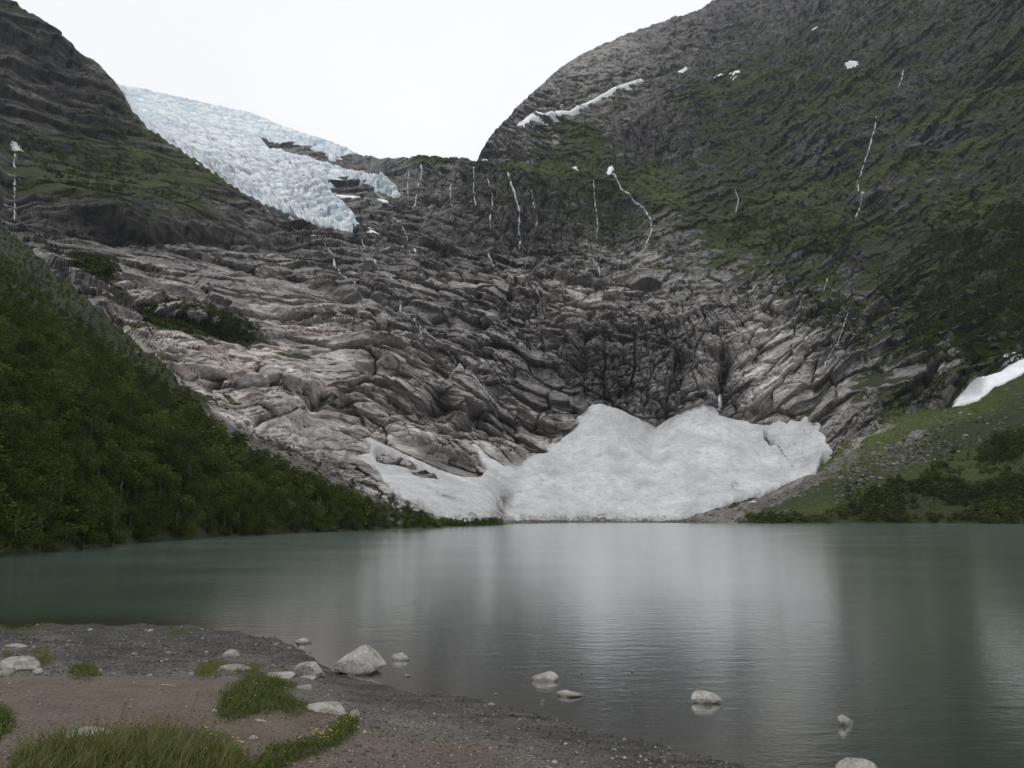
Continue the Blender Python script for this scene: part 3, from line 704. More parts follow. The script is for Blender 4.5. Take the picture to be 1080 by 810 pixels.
# ------------------------------------------------------------------ waterfalls and streams on the rock
mf = M("falling_water")
_b = mf.bsdf((.58, .60, .62), .5, None, .4)
_t = mf.N.new('ShaderNodeBsdfTransparent'); _m = mf.N.new('ShaderNodeMixShader')
mf.put(_m.inputs[0], mf.math('MULTIPLY', mf.attr('soft').outputs['Fac'], mf.ramp(mf.noise(mf.scale(mf.pos(), (1, 1, .3)), .8, 4, .7), (.30, .3), (.5, 1.))))
mf.L.new(_t.outputs[0], _m.inputs[1]); mf.L.new(_b.outputs[0], _m.inputs[2]); mf.L.new(_m.outputs[0], mf.out.inputs[0])
def stream(pts, w, lab, seed=0, breaks=.25):
    pts = np.array(pts, float)
    seg = np.concatenate([[0], np.cumsum(np.hypot(*np.diff(pts, axis=0).T))])
    n = max(6, int(seg[-1] / .7)); t = np.linspace(0, seg[-1], n)
    r = np.random.default_rng(seed)
    x = np.interp(t, seg, pts[:, 0]); y = np.interp(t, seg, pts[:, 1])
    nn = fbm(np.stack([t / 6, 0 * t + seed * 3.1, 0 * t], 1), 3)
    x = x + 1.6 * nn
    n2_ = fbm(np.stack([t / 4, 0 * t + seed * 7.7 + 50, 0 * t], 1), 3)
    P = surf(x, y, True)
    dist = P[:, 1]
    ww = 1.2 * w * (1 + 1.6 * n2_) * dist / F * .5 * np.minimum(1, np.minimum(np.arange(n), n - 1 - np.arange(n)) / 3 + .2)
    gone = n2_ < -.45 + breaks
    ww = np.where(gone, .15, np.maximum(ww, .15))
    for _ in range(1): ww = np.convolve(np.pad(ww, 1, 'edge'), [.25, .5, .25], 'valid')
    d = np.array([0, -.7, .55])
    V = []
    for k, (ox, oh) in enumerate(((-1, -.3), (-.5, .6), (.0, .9), (.5, .6), (1, -.3))):
        q = P + d * 3.2 * (oh * 1.0 * np.minimum(1, ww / .6))[:, None]; q[:, 0] += ox * ww
        V.append(q)
    V = np.stack(V, 1)
    sf = np.tile([0, .75, 1, .75, 0], n) * np.repeat(np.clip(.68 + 1.3 * n2_, .15, 1), 5)
    me = mesh_np("waterfall", V.reshape(-1, 3), grid_faces(n, 5), mf.m, {"soft": sf})
    return tag(link("waterfall", me), lab, "waterfall", "meltwater falls and streams")
S_ = [
 ([(535, 188), (539, 198), (543, 207), (545, 217), (548, 228), (547, 240), (549, 252), (548, 261)], 2.4, "brightest fall, white ribbon over the middle of the dark headwall", .0),
 ([(443, 176), (445, 184), (443, 195), (439, 207), (437, 220)], 2.0, "fall right of the ice, dropping from the left end of the headwall", .05),
 ([(432, 182), (431, 190), (430, 200), (431, 208)], 1.2, "faint short thread left of the headwall's leftmost fall", .2),
 ([(476, 195), (475, 206), (476, 220), (475, 235)], 1.3, "thin faint fall between the headwall's two white ribbons", .2),
 ([(514, 195), (518, 205), (520, 218), (517, 235), (518, 246)], 1.2, "faint double thread just left of the brightest fall", .25),
 ([(646, 186), (655, 200), (668, 213), (678, 222), (686, 235), (688, 248), (684, 262), (676, 275)], 1.6, "stream running from the gully snow down the turf", .12),
 ([(626, 195), (627, 208), (629, 222), (631, 236), (629, 252)], 1.2, "thin stream on the turf right of the headwall", .25),
 ([(620, 278), (626, 282), (630, 288), (633, 294)], 1.5, "short cascade on slabs at the headwall's right foot", .1),
 ([(514, 264), (518, 272), (521, 280), (519, 285)], 1.6, "small twisting cascade under the headwall", .1),
 ([(412, 225), (418, 233), (425, 240), (429, 250), (430, 258)], 1.3, "thread below the snow scrap, right of the ice tongue", .15),
 ([(395, 203), (399, 208), (406, 214)], 1.5, "short runnel at the right lobe of the ice", .1),
 ([(275, 211), (280, 219), (287, 229)], 2.2, "short bright fall from the ice edge over the spur", .0),
 ([(305, 236), (316, 244), (328, 252), (335, 250)], 1.2, "thin runnel crossing the slabs under the ice", .25),
 ([(343, 257), (350, 265), (356, 277), (358, 290), (365, 294)], 2.3, "bright bent fall on slabs under the ice tongue", .0),
 ([(417, 311), (421, 318), (423, 327), (430, 330)], 2.0, "small hook-shaped fall in the middle of the wall", .0),
 ([(436, 335), (444, 348), (455, 358), (468, 370), (480, 378), (490, 390), (500, 402), (510, 415), (520, 427), (528, 440), (535, 455)], 1.5, "long broken stream down the wall to the snow", .3),
 ([(440, 332), (437, 340), (445, 360), (452, 368)], 1.2, "side thread beside the top of the long broken stream", .3),
 ([(18, 160), (16, 172), (17, 184), (18, 200), (17, 212), (16, 228)], 1.8, "thin fall on the spur at the frame's left edge", .1),
 ([(5, 180), (12, 184), (20, 186), (24, 190)], 2.2, "spray across a ledge beside the spur's thin fall", .15),
 ([(5, 215), (12, 218), (20, 222)], 2.0, "lower spray ledge under the spur's thin fall", .15),
 ([(953, 80), (951, 92), (948, 102)], 1.6, "uppermost thread on the dark right face", .15),
 ([(924, 124), (922, 138), (917, 152), (914, 165), (910, 178), (904, 190), (905, 205), (911, 212), (905, 228), (902, 238)], 1.8, "long broken stream on the dark right face", .2),
 ([(872, 296), (870, 306), (867, 314)], 1.5, "short thread on the slabs above the light buttress", .1),
 ([(893, 330), (891, 340), (887, 350), (880, 364), (872, 378), (868, 392)], 1.6, "thin fall beside the light grey buttress", .12),
 ([(378, 248), (388, 262), (399, 280), (410, 296), (417, 310)], 1.3, "faint runnel from the ice tongue tip down to the hook-shaped fall", .2),
 ([(357, 291), (372, 302), (388, 314), (402, 324), (418, 332), (434, 336)], 1.3, "faint slanting runnel across slabs below the bright bent fall", .2),
 ([(560, 204), (562, 216), (566, 230), (565, 244)], 1.3, "faint fall on the headwall right of the brightest fall", .2),
 ([(498, 180), (500, 192), (499, 206), (502, 222)], 1.2, "faint wet thread left of the headwall middle", .2),
 ([(775, 205), (779, 216), (776, 228)], 1.1, "short pale trickle on slabs right of the gully stream", .2),
 ([(688, 262), (682, 268), (672, 274)], 1.4, "stream tail crossing pale slabs", .1),
]
for k, (pl, w, lab, br) in enumerate(S_):
    stream(pl, w, lab, k + 1, br)
print("streams", round(time.time() - T0, 1))

# ================================================================== NEAR SHORE, LAKE BED AND WATER
# (photo x, photo y, height above the lake)
gp = [(0, 657, 0), (50, 655, .0), (100, 655, 0), (150, 656, 0), (200, 656, 0), (250, 663, 0), (290, 671, 0), (318, 684, 0), (335, 700, .01), (350, 708, 0), (410, 721, 0), (470, 733, 0), (520, 742, 0), (600, 763, 0), (700, 785, 0), (780, 802, 0), (850, 822, 0), (950, 850, 0), (1100, 890, 0),
      (0, 668, .03), (100, 668, .025), (200, 670, .03), (100, 685, .04), (200, 690, .04), (250, 680, .03), (40, 690, .07), (0, 690, .11), (280, 690, .05), (150, 710, .08), (100, 706, .08),
      (0, 712, .42), (50, 713, .40), (120, 722, .42), (200, 724, .40), (240, 712, .25), (290, 716, .22), (330, 712, .10), (250, 735, .48), (290, 745, .42), (340, 745, .30), (365, 770, .36), (380, 745, .10),
      (20, 745, .78), (100, 745, .68), (180, 745, .60), (0, 780, 1.02), (100, 780, .92), (200, 780, .78), (300, 775, .60), (350, 790, .55), (420, 790, .36), (500, 790, .22), (440, 760, .15), (600, 790, .10), (700, 808, .05),
      (0, 830, 1.15), (100, 830, 1.1), (200, 830, 1.0), (300, 830, .80), (400, 830, .55), (500, 830, .36), (600, 830, .24), (700, 830, .12), (0, 1000, 1.25), (300, 1000, 1.15), (600, 1000, .8), (900, 1000, .35), (1100, 1000, .15)]
bed = [(500, 700, -.22), (420, 705, -.15), (380, 690, -.14), (440, 680, -.30), (600, 735, -.14), (700, 745, -.22), (560, 700, -.28), (650, 700, -.50), (350, 665, -.25), (300, 650, -.45), (200, 645, -.5), (0, 645, -.5), (100, 645, -.5), (850, 760, -.42), (800, 790, -.16), (900, 800, -.22),
       (1000, 800, -.35), (1080, 800, -.48), (1080, 850, -.2), (800, 720, -.7), (600, 660, -1.0), (400, 640, -1.2), (200, 625, -1.4), (0, 628, -1.5), (900, 700, -1.5), (1080, 720, -1.5), (1080, 760, -.9), (700, 640, -2.2), (0, 605, -2), (200, 600, -2.6), (500, 600, -3), (900, 610, -3), (1080, 600, -3), (1080, 570, -4), (500, 570, -4), (1300, 700, -2), (1300, 800, -.9)]
G = []
for x, y, z in gp:
    q = on_plane(x, y, z); G.append((q[0], q[1], z))
for x, y, z in bed:
    q = on_plane(x, y, 0.0); G.append((q[0], q[1], z))
G += [(-14, 1, 1.3), (0, 0, 1.15), (0, -20, 1.6), (-30, -20, 2.2), (30, -20, 1.2), (12, 1, .1), (30, 1, -.2), (-14, 8, 1.25), (-14, 13, .6), (-18, 17, .3), (-14, 22, -.4), (-30, 10, 1.6), (-30, 22, .6), (-30, 40, .2), (-24, 45, -2), (0, 150, -4), (30, 80, -4), (60, 30, -3), (60, 5, -1)]
G = np.array(G)
def lg(x, y):
    r = np.hypot(x, y) + 1e-6; k = np.log(r + 2) / r
    return x * k * 10, y * k * 10
gx_, gy_ = lg(G[:, 0], G[:, 1])
gz = RBF(np.stack([gx_, gy_], 1), G[:, 2], .15)
BANK = [(0, 700), (60, 704), (110, 712), (150, 716), (230, 722), (262, 716), (300, 712)]
def ground(x, y, detail=True):
    x = np.asarray(x, float); y = np.asarray(y, float)
    a, b = lg(x, y)
    z = gz(a, b)
    if detail:
        sh_ = x.shape
        p = np.stack([x.ravel(), y.ravel(), 0 * x.ravel()], 1)
        r = np.hypot(x, y).ravel()
        near = np.clip(30 / (r + 1), 0, 1)
        n = .05 * fbm(p / 1.1, 3) * near + .012 * fbm(p / .16 + 9, 3) * np.clip(18 / (r + 1), 0, 1)
        shore_d = np.clip(np.abs(z).ravel() / .12, .25, 1)
        el = .022 * fbm(p / np.array([1.9, .7, 1]) + 31, 4, .6) * near * sstep(.22, .10, np.abs(z).ravel())
        z = z + (n * shore_d + el).reshape(sh_)
    return z
def gpt(px, py):
    """ground point seen at photograph coordinates"""
    px = np.asarray(px, float); py = np.asarray(py, float)
    a, b = rays(px, py)
    z = np.full(px.shape, .3)
    for _ in range(14):
        Yg = (z - H) / b
        z = .5 * z + .5 * ground(a * Yg, Yg, False)
    Yg = (z - H) / b
    x = a * Yg
    return np.stack([x, Yg, ground(x, Yg)], -1)
ang = np.radians(np.concatenate([np.linspace(-88, -43, 60), np.linspace(-42, 42, 1150), np.linspace(43, 88, 60)]))
rad = np.concatenate([np.geomspace(.6, 6, 50)[:-1], np.geomspace(6, 30, 460), np.geomspace(30.5, 120, 90)])
R_, A_ = np.meshgrid(rad, ang, indexing='ij')
GX, GY = R_ * np.sin(A_), R_ * np.cos(A_)
GZ = ground(GX, GY)
gpx, gpy = to_px(np.stack([GX, GY, GZ], -1))
p3 = np.stack([GX.ravel(), GY.ravel(), 0 * GX.ravel()], 1)
gn = fbm(p3 / .9 + 5, 4, .6).reshape(GX.shape); gn2 = fbm(p3 / .25 + 15, 3, .6).reshape(GX.shape)
GZs = ground(GX, GY, False)
# dirt of the path (brown) against shingle (grey)
DIRT = [(-200, 702), (0, 712), (60, 716), (130, 716), (200, 722), (262, 722), (300, 735), (345, 745), (385, 756), (400, 770), (440, 775), (520, 790), (560, 830), (500, 1100), (-500, 1100)]
sdd = poly_sd(gpx, gpy, DIRT)
inv = (GY < .5) | ~np.isfinite(gpx)
dirt = np.where(inv, 1, sstep(-9, 9, sdd + 7 * gn + 5 * gn2))
TURF = [[(-60, 745), (0, 742), (12, 750), (18, 762), (8, 775), (-60, 780)], [(10, 815), (20, 795), (60, 778), (110, 770), (160, 765), (200, 768), (240, 775), (262, 800), (268, 830), (0, 840)],
        [(262, 815), (285, 790), (320, 785), (345, 775), (360, 758), (376, 752), (378, 765), (372, 778), (340, 795), (310, 803), (290, 812), (270, 830)],
        [(228, 755), (232, 738), (248, 722), (262, 712), (285, 712), (310, 722), (300, 732), (325, 742), (315, 750), (280, 750), (262, 757), (240, 758)], [(205, 713), (212, 702), (225, 698), (238, 700), (236, 708), (222, 713)],
        [(245, 706), (262, 700), (275, 704), (270, 712), (250, 712)], [(275, 722), (270, 712), (290, 712), (312, 722), (306, 728), (290, 727)], [(32, 700), (40, 688), (50, 690), (52, 700), (40, 704)], [(72, 712), (82, 702), (98, 702), (104, 712), (90, 716)],
        [(-20, 664), (0, 657), (30, 656), (70, 657), (40, 662), (0, 666)], [(128, 670), (140, 667), (148, 669), (142, 673)], [(168, 668), (185, 662), (200, 668), (180, 673)], [(296, 752), (310, 742), (330, 740), (345, 748), (352, 752), (330, 750), (310, 757)]]
turf = np.zeros(GX.shape)
for t_ in TURF: turf = np.maximum(turf, sstep(-4, 4, poly_sd(gpx, gpy, t_) + 4 * gn))
turf = np.where(inv, .3, turf)
wet = sstep(.20, .03, GZs + .05 * gn)
stony = sstep(-.1, .5, gn + .3 * (1 - dirt))
mgr = M("shore_ground")
C = mgr.sep(mgr.attr("kinds").outputs["Color"]); Ca = mgr.attr("kinds").outputs["Alpha"]
p = mgr.pos()
v1 = mgr.voro(p, 34, 'F1', 1); v2 = mgr.voro(p, 90, 'F1', 1); e1 = mgr.voro(p, 34, 'F1', 0)
pe = mgr.mix(.5, v1, v2)
shing = mgr.mix(mgr.ramp(pe, (.25, 0.), (.62, 1.)), (.046, .042, .034), (.150, .138, .116))
shing = mgr.mix(mgr.ramp(mgr.noise(p, 1.2, 4), (.35, .6), (.65, 0.)), shing, (.06, .059, .058), 'MIX')
dirtc = mgr.mix(mgr.ramp(mgr.noise(p, 1.7, 5, .65), (.3, 0.), (.7, 1.)), (.084, .065, .046), (.145, .117, .088))
dirtc = mgr.mix(mgr.ramp(mgr.noise(p, 28, 4, .7), (.40, .6), (.55, 0.)), dirtc, (.045, .037, .031))
dirtc = mgr.mix(mgr.ramp(v2, (.80, 0.), (.86, .6)), dirtc, (.16, .147, .135))
stk = mgr.noise(mgr.scale(p, (.9, 3.5, 1)), 1.0, 5, .65, .4)
shing = mgr.mix(mgr.math('MULTIPLY', mgr.ramp(stk, (.44, .95), (.54, 0.)), C[2]), shing, (.016, .017, .018))
shing = mgr.mix(mgr.math('MULTIPLY', mgr.ramp(stk, (.60, 0.), (.66, .6)), C[2]), shing, (.20, .19, .17))
c = mgr.mix(C[0], shing, dirtc)
c = mgr.mix(mgr.math('MULTIPLY', C[1], .8), c, (.035, .04, .016))
wetf = mgr.mix(C[2], (1, 1, 1), (.55, .54, .54))
c = mgr.mix(1.0, c, wetf, 'MULTIPLY')
hh = mgr.math('ADD', mgr.math('MULTIPLY', e1, -.5), mgr.math('MULTIPLY', mgr.noise(p, 60, 4, .7), .6))
nn = mgr.bump(hh, .02, .8)
b = mgr.bsdf(c, mgr.math('SUBTRACT', .95, mgr.math('MULTIPLY', C[2], .62)), nn, .35)
kinds = np.stack([dirt, turf, wet, stony], -1).reshape(-1, 4)
shore_o = link("shore_ground", mesh_np("shore_ground", np.stack([GX, GY, GZ], -1), grid_faces(len(rad), len(ang))[:, ::-1], mgr.m, {"kinds": kinds}))
tag(shore_o, "near shore of brown trodden earth and grey shingle sloping under the lake", None, None, 'structure')
# wide lake bed / valley floor out past the mountains, and the bank the photographer stands on
mb = M("valley_floor"); mb.bsdf(mb.mix(mb.noise(mb.pos(), .05, 4), (.05, .055, .035), (.09, .085, .07)), .95)
an = np.linspace(0, 2 * np.pi, 97)
V = [(0, 0, -4.5)] + [(r * math.cos(t), r * math.sin(t), -4.5) for r in (130, 600, 2600) for t in an[:-1]]
Fq = []
for k in range(96):
    Fq.append((0, 1 + k, 1 + (k + 1) % 96))
    for j in (0, 1):
        a0, a1 = 1 + 96 * j + k, 1 + 96 * j + (k + 1) % 96
        Fq += [(a0, a0 + 96, a1 + 96), (a0, a1 + 96, a1)]
tag(link("valley_floor", mesh_np("valley_floor", V, Fq, mb.m, nv=3)), kind='structure')
an2 = np.linspace(-math.pi, 0, 25)
rr = np.array([.7, 3, 10, 30, 100, 400, 2500.])
V = np.stack([np.outer(rr, np.cos(an2)), np.outer(rr, np.sin(an2)) + .03, np.repeat((1.12 + .05 * rr ** .85)[:, None], 25, 1)], -1)
tag(link("bank", mesh_np("bank", V, grid_faces(len(rr), 25), mb.m)), kind='structure')

# water
aw = np.radians(np.linspace(-72, 72, 420)); rw = np.concatenate([np.geomspace(4, 60, 330), np.geomspace(61, 620, 70)])
RW, AW = np.meshgrid(rw, aw, indexing='ij')
WX, WY = RW * np.sin(AW), RW * np.cos(AW)
dep = -ground(WX, WY)
dep = np.where(RW > 80, 4.0, dep)
keepw = dep > -.10
fw = grid_faces(len(rw), len(aw), keepw)
vw, fw, dw = compact(np.stack([WX, WY, 0 * WX], -1).reshape(-1, 3), fw, dep.ravel())
mwt = M("lake_water")
p = mwt.pos()
d_ = mwt.attr("depth").outputs["Fac"]
turb = mwt.math('SUBTRACT', 1.0, mwt.math('POWER', 2.718, mwt.math('MULTIPLY', mwt.math('MAXIMUM', d_, 0.0), -2.1)))
turb = mwt.math('MULTIPLY', turb, .97)
bc = mwt.mix(mwt.ramp(mwt.noise(mwt.scale(p, (.02, .02, 0)), 1., 3), (.3, 0.), (.7, 1.)), (.092, .215, .182), (.110, .248, .212))
df = mwt.N.new("ShaderNodeBsdfDiffuse"); mwt.put(df.inputs[0], bc)
tp = mwt.N.new("ShaderNodeBsdfTransparent"); mwt.put(tp.inputs[0], (.70, .66, .56, 1))
mx = mwt.N.new("ShaderNodeMixShader"); mwt.put(mx.inputs[0], turb); mwt.L.new(tp.outputs[0], mx.inputs[1]); mwt.L.new(df.outputs[0], mx.inputs[2])
r1 = mwt.noise(mwt.scale(p, (.9, 2.6, 1)), 1.0, 4, .6, .4)
r2 = mwt.noise(mwt.scale(p, (5.0, 9.0, 1)), 1.0, 3, .6, .3)
r3 = mwt.noise(mwt.scale(p, (.08, .20, 1)), 1.0, 3, .6)
patchy = mwt.ramp(mwt.noise(mwt.scale(p, (.05, .11, 1)), 1.0, 3, .6), (.35, .45), (.7, 1.))
b1 = mwt.bump(r1, .008, 1.0); b2 = mwt.bump(r2, .0035, 1.0, b1)
gl_ = mwt.N.new("ShaderNodeBsdfGlossy"); mwt.put(gl_.inputs["Roughness"], mwt.math('MULTIPLY_ADD', patchy, .07, .09)); mwt.L.new(b2, gl_.inputs["Normal"])
mwt.put(gl_.inputs[0], (1, 1, 1, 1))
fr = mwt.N.new("ShaderNodeFresnel"); fr.inputs[0].default_value = 1.33
b3 = mwt.bump(r1, .012, 1.0); mwt.L.new(b3, fr.inputs["Normal"])
mx2 = mwt.N.new("ShaderNodeMixShader"); mwt.put(mx2.inputs[0], mwt.math('MULTIPLY', fr.outputs[0], .92)); mwt.L.new(mx.outputs[0], mx2.inputs[1]); mwt.L.new(gl_.outputs[0], mx2.inputs[2])
mwt.L.new(mx2.outputs[0], mwt.out.inputs[0])
tag(link("lake_water", mesh_np("lake_water", vw, fw[:, ::-1], mwt.m, {"depth": dw})), "grey-green glacial lake with rain-dulled reflections of the snow", None, None, 'structure')
print("shore and water", round(time.time() - T0, 1))

# ------------------------------------------------------------------ boulders and stones
def ico(sub):
    t = (1 + 5 ** .5) / 2
    v = [(-1, t, 0), (1, t, 0), (-1, -t, 0), (1, -t, 0), (0, -1, t), (0, 1, t), (0, -1, -t), (0, 1, -t), (t, 0, -1), (t, 0, 1), (-t, 0, -1), (-t, 0, 1)]
    f = [(0, 11, 5), (0, 5, 1), (0, 1, 7), (0, 7, 10), (0, 10, 11), (1, 5, 9), (5, 11, 4), (11, 10, 2), (10, 7, 6), (7, 1, 8), (3, 9, 4), (3, 4, 2), (3, 2, 6), (3, 6, 8), (3, 8, 9), (4, 9, 5), (2, 4, 11), (6, 2, 10), (8, 6, 7), (9, 8, 1)]
    v = [np.array(q) / np.linalg.norm(q) for q in v]
    for _ in range(sub):
        c = {}; nf_ = []
        def mid_(a, b):
            k = (min(a, b), max(a, b))
            if k not in c:
                m = v[a] + v[b]; v.append(m / np.linalg.norm(m)); c[k] = len(v) - 1
            return c[k]
        for a, b, d in f:
            x, y, z = mid_(a, b), mid_(b, d), mid_(d, a)
            nf_ += [(a, x, z), (b, y, x), (d, z, y), (x, y, z)]
        f = nf_
    return np.array(v, np.float32), np.array(f, np.int32)
ICO = {k: ico(k) for k in (0, 1, 2, 3, 4, 5)}
def rock_shape(sub, seed, facets=9, rough=.05, flat=.0):
    v, f = ICO[sub]
    r = np.random.default_rng(seed)
    n = r.normal(size=(facets, 3)); n /= np.linalg.norm(n, axis=1)[:, None]
    d = r.uniform(.55, .86, facets)
    q = v.copy() * 1.0
    for k in range(facets):
        s = q @ n[k] - d[k]
        q = q - np.outer(np.maximum(s, 0) * .96, n[k])
    q = q * (1 + rough * 2.2 * fbm(v * 1.3 + seed, 3)[:, None]) + v * (rough * .8 * fbm(v * 5 + seed * 3, 4, .6)[:, None] + (rough * .25 * fbm(v * 18 + seed, 2)[:, None] if sub > 3 else 0))
    return q.astype(np.float32), f
mr_ = M("boulder_stone")
tc = mr_.N.new("ShaderNodeTexCoord"); oi = mr_.N.new("ShaderNodeObjectInfo")
p = mr_.pos()
c = mr_.mix(mr_.ramp(mr_.noise(p, 3.0, 5, .65), (.3, 0.), (.7, 1.)), (.19, .18, .16), (.38, .365, .335))
c = mr_.mix(mr_.ramp(mr_.noise(p, 38, 4, .7), (.36, .65), (.52, 0.)), c, (.09, .086, .08))
c = mr_.mix(mr_.ramp(mr_.noise(p, 9, 4, .7), (.56, 0.), (.70, .7)), c, (.50, .495, .465))
c = mr_.mix(mr_.ramp(mr_.noise(p, 7, 3, .6), (.58, 0.), (.66, .6)), c, (.15, .14, .08))
c = mr_.mix(mr_.ramp(mr_.noise(p, 1.6, 4, .7), (.50, 0.), (.62, .55)), c, (.13, .125, .115))
zz = mr_.N.new("ShaderNodeSeparateXYZ"); mr_.L.new(p, zz.inputs[0])
wz = mr_.math('ADD', zz.outputs[2], mr_.math('MULTIPLY', mr_.noise(p, 6, 3), .06))
crk = mr_.N.new('ShaderNodeTexVoronoi'); crk.feature = 'DISTANCE_TO_EDGE'; crk.inputs['Scale'].default_value = 2.6; mr_.put(crk.inputs['Vector'], mr_.scale(p, (1, 1, 1.6)))
ckm = mr_.math('MULTIPLY', mr_.ramp(crk.outputs[0], (.006, 1.), (.03, 0.)), mr_.ramp(mr_.noise(p, 2.2, 3), (.5, 0.), (.6, 1.)))
c = mr_.mix(mr_.math('MULTIPLY', ckm, .75), c, (.06, .055, .05))
c = mr_.mix(mr_.ramp(wz, (.05, 1.), (.11, 0.)), c, mr_.mix(1.0, c, (.34, .33, .31), 'MULTIPLY'))
mr_.bsdf(c, mr_.ramp(wz, (.04, .45), (.09, .88)), mr_.bump(mr_.noise(p, 45, 5, .7), .012, .9), .4)
def boulder(px, py, w, h, lab, seed, dpt=.8, rot=0., lean=0., name="boulder", cat="boulder", group=None, facets=9, shape=None, water=False, sink=.3, sub=4, rough=.05):
    """px,py: foot of the visible stone; w,h: its width and height in photo pixels"""
    q = on_plane(px, py, 0.0) if water else gpt(px, py)
    q = np.asarray(q, float).ravel()
    sc = (q[1] * CT + (q[2] - H) * ST) / F
    W = w * sc; Hh = max(h * sc - .22 * W * dpt, .5 * h * sc)
    v, f = rock_shape(sub, seed, facets, rough)
    v = v / np.abs(v).max(0)
    v = v * np.array([W / 2, W / 2 * dpt, Hh * .93])
    if shape is not None: v = shape(v, W, Hh)
    c_, s_ = math.cos(rot), math.sin(rot)
    zt = v[:, 2].max()
    v[:, 0] += lean * v[:, 2]
    o = link(name, mesh_np(name, v, f, mr_.m, nv=3))
    zb = 0.0 if water else q[2]
    o.location = (q[0], q[1] + W / 2 * dpt * .6, zb + Hh - zt - (.02 if not water else 0))
    o.rotation_euler = (0, 0, rot)
    tag(o, lab, cat, group)
    return o
def big_shape(v, W, Hh):
    x = v[:, 0] / (W / 2)
    # high shoulder right of centre, long slope down to the left, steep right flank
    prof = np.interp(x, [-1, -.75, -.45, -.1, .22, .45, .7, 1], [.52, .62, .74, .92, 1.04, 1.0, .78, .42])
    v[:, 2] = np.where(v[:, 2] > 0, v[:, 2] * prof, v[:, 2] * .4)
    return v
BG = "stones along the near shore"
boulder(377, 711, 57, 37, "largest boulder, pale and angular, sitting in the shallows at the water's edge", 11, .8, .05, .05, facets=12, shape=big_shape, water=True, sub=5)
boulder(324, 713, 35, 21, "cracked grey boulder left of the largest one, at the waterline", 12, .8, .2, facets=12, group=BG, sub=5)
boulder(341, 750, 52, 19, "broad flat pale boulder set in flowering turf", 13, .9, .1, facets=7, group=BG, sub=5)
boulder(292, 714, 34, 12, "flattish pale boulder at the head of the central grass tuft", 14, .8, .3, facets=7, group=BG)
boulder(247, 707, 40, 12, "long low pale slab of stone between two grass tufts", 15, .7, -.1, facets=7, group=BG)
boulder(242, 693, 18, 11, "dark-topped pointed stone behind the low pale slab", 16, .8, .4, facets=8, group=BG)
boulder(324, 716, 20, 6, "small smooth pale stone in front of the cracked grey boulder", 17, .7, .1, name="stone", cat="stone", facets=6, group=BG)
boulder(320, 726, 17, 8, "small grey stone on shingle behind the broad flat boulder", 18, .8, .1, name="stone", cat="stone", facets=8, group=BG)
boulder(13, 707, 42, 21, "big grey rounded boulder with grass at its foot, by the left frame edge", 19, .8, .1, facets=7, group=BG, sub=5)
boulder(3, 712, 22, 10, "low pale stone at the left frame edge, in front of a rounded boulder", 20, .8, .1, facets=7, group=BG)
boulder(14, 683, 28, 7, "low brown stone behind the rounded boulder by the frame's left edge", 21, .7, .1, facets=7, group=BG)
boulder(318, 679, 22, 9, "pale rounded stone in shallow water behind the cracked boulder", 22, .8, .1, name="stone", cat="stone", water=True, facets=7, group=BG)
boulder(291, 681, 7, 5, "left one of two small dark-white stones on the wet flat", 23, .8, 0, name="stone", cat="stone", facets=7, group=BG, sub=3)
boulder(304, 685, 7, 5, "right one of two small white stones on the wet flat", 24, .8, 0, name="stone", cat="stone", facets=7, group=BG, sub=3)
boulder(201, 712, 7, 5, "small round grey stone on the wet flat left of the tuft", 25, .8, 0, name="stone", cat="stone", facets=6, group=BG, sub=3)
boulder(422, 697, 21, 10, "whitish stone in the water just right of the largest boulder", 26, .7, .2, name="stone", cat="stone", water=True, group=BG)
boulder(429, 714, 9, 4, "tiny pale stone in the water below the whitish one", 27, .8, .2, name="stone", cat="stone", water=True, group=BG, sub=3)
boulder(574, 719, 31, 14, "smooth domed pale stone alone in the water", 28, .8, 0, water=True, facets=6, group=BG)
boulder(601, 735, 31, 10, "low ridged pale stone in the water right below the domed one", 29, .7, .1, water=True, facets=10, group=BG)
boulder(519, 745, 9, 6, "small white stone at the shingle's edge", 30, .8, .1, name="stone", cat="stone", facets=8, group=BG, sub=3)
boulder(572, 741, 7, 4, "tiny square white stone in shallow water below the domed one", 31, .8, .1, name="stone", cat="stone", water=True, facets=6, group=BG, sub=3)
boulder(748, 742, 36, 16, "sharp dark-sided stone with a white crest pointing left, in the water", 32, .6, .25, -.3, water=True, facets=12, group=BG, shape=lambda v, W, Hh: v * np.stack([np.ones(len(v)), np.ones(len(v)), np.interp(v[:, 0] / W * 2, [-1, -.6, 0, 1], [1.1, 1.1, .75, .45])], 1))
boulder(895, 765, 22, 14, "small leaning stone in the open water right of the white-crested one", 33, .6, .6, -.5, water=True, facets=9, group=BG, shape=lambda v, W, Hh: v * np.stack([np.ones(len(v)), np.ones(len(v)), np.interp(v[:, 0] / W * 2, [-1, -.5, .1, 1], [1.05, 1.1, .8, .35])], 1))
boulder(906, 818, 50, 21, "pale smooth boulder cut by the bottom edge of the frame", 34, .7, .1, water=True, facets=6, group=BG)
boulder(795, 806, 28, 6, "flat broken pale stone at the waterline near the bottom edge", 35, .6, .1, name="stone", cat="stone", facets=12, group=BG)
boulder(86, 781, 50, 20, "flat tan rock half buried in the tall grass", 36, .8, .1, facets=7, group=BG)
boulder(272, 760, 16, 5, "flat white stone on the brown path", 37, .8, .1, name="stone", cat="stone", facets=6, group=BG)
boulder(253, 783, 11, 6, "left one of two brownish stones on the path edge", 38, .8, .1, name="stone", cat="stone", facets=8, group=BG)
boulder(265, 780, 12, 7, "right one of two brownish stones on the path edge", 39, .8, .1, name="stone", cat="stone", facets=8, group=BG)
boulder(226, 752, 6, 6, "small upright white stone left of the central tuft", 40, .8, .1, name="stone", cat="stone", facets=8, group=BG, sub=3)
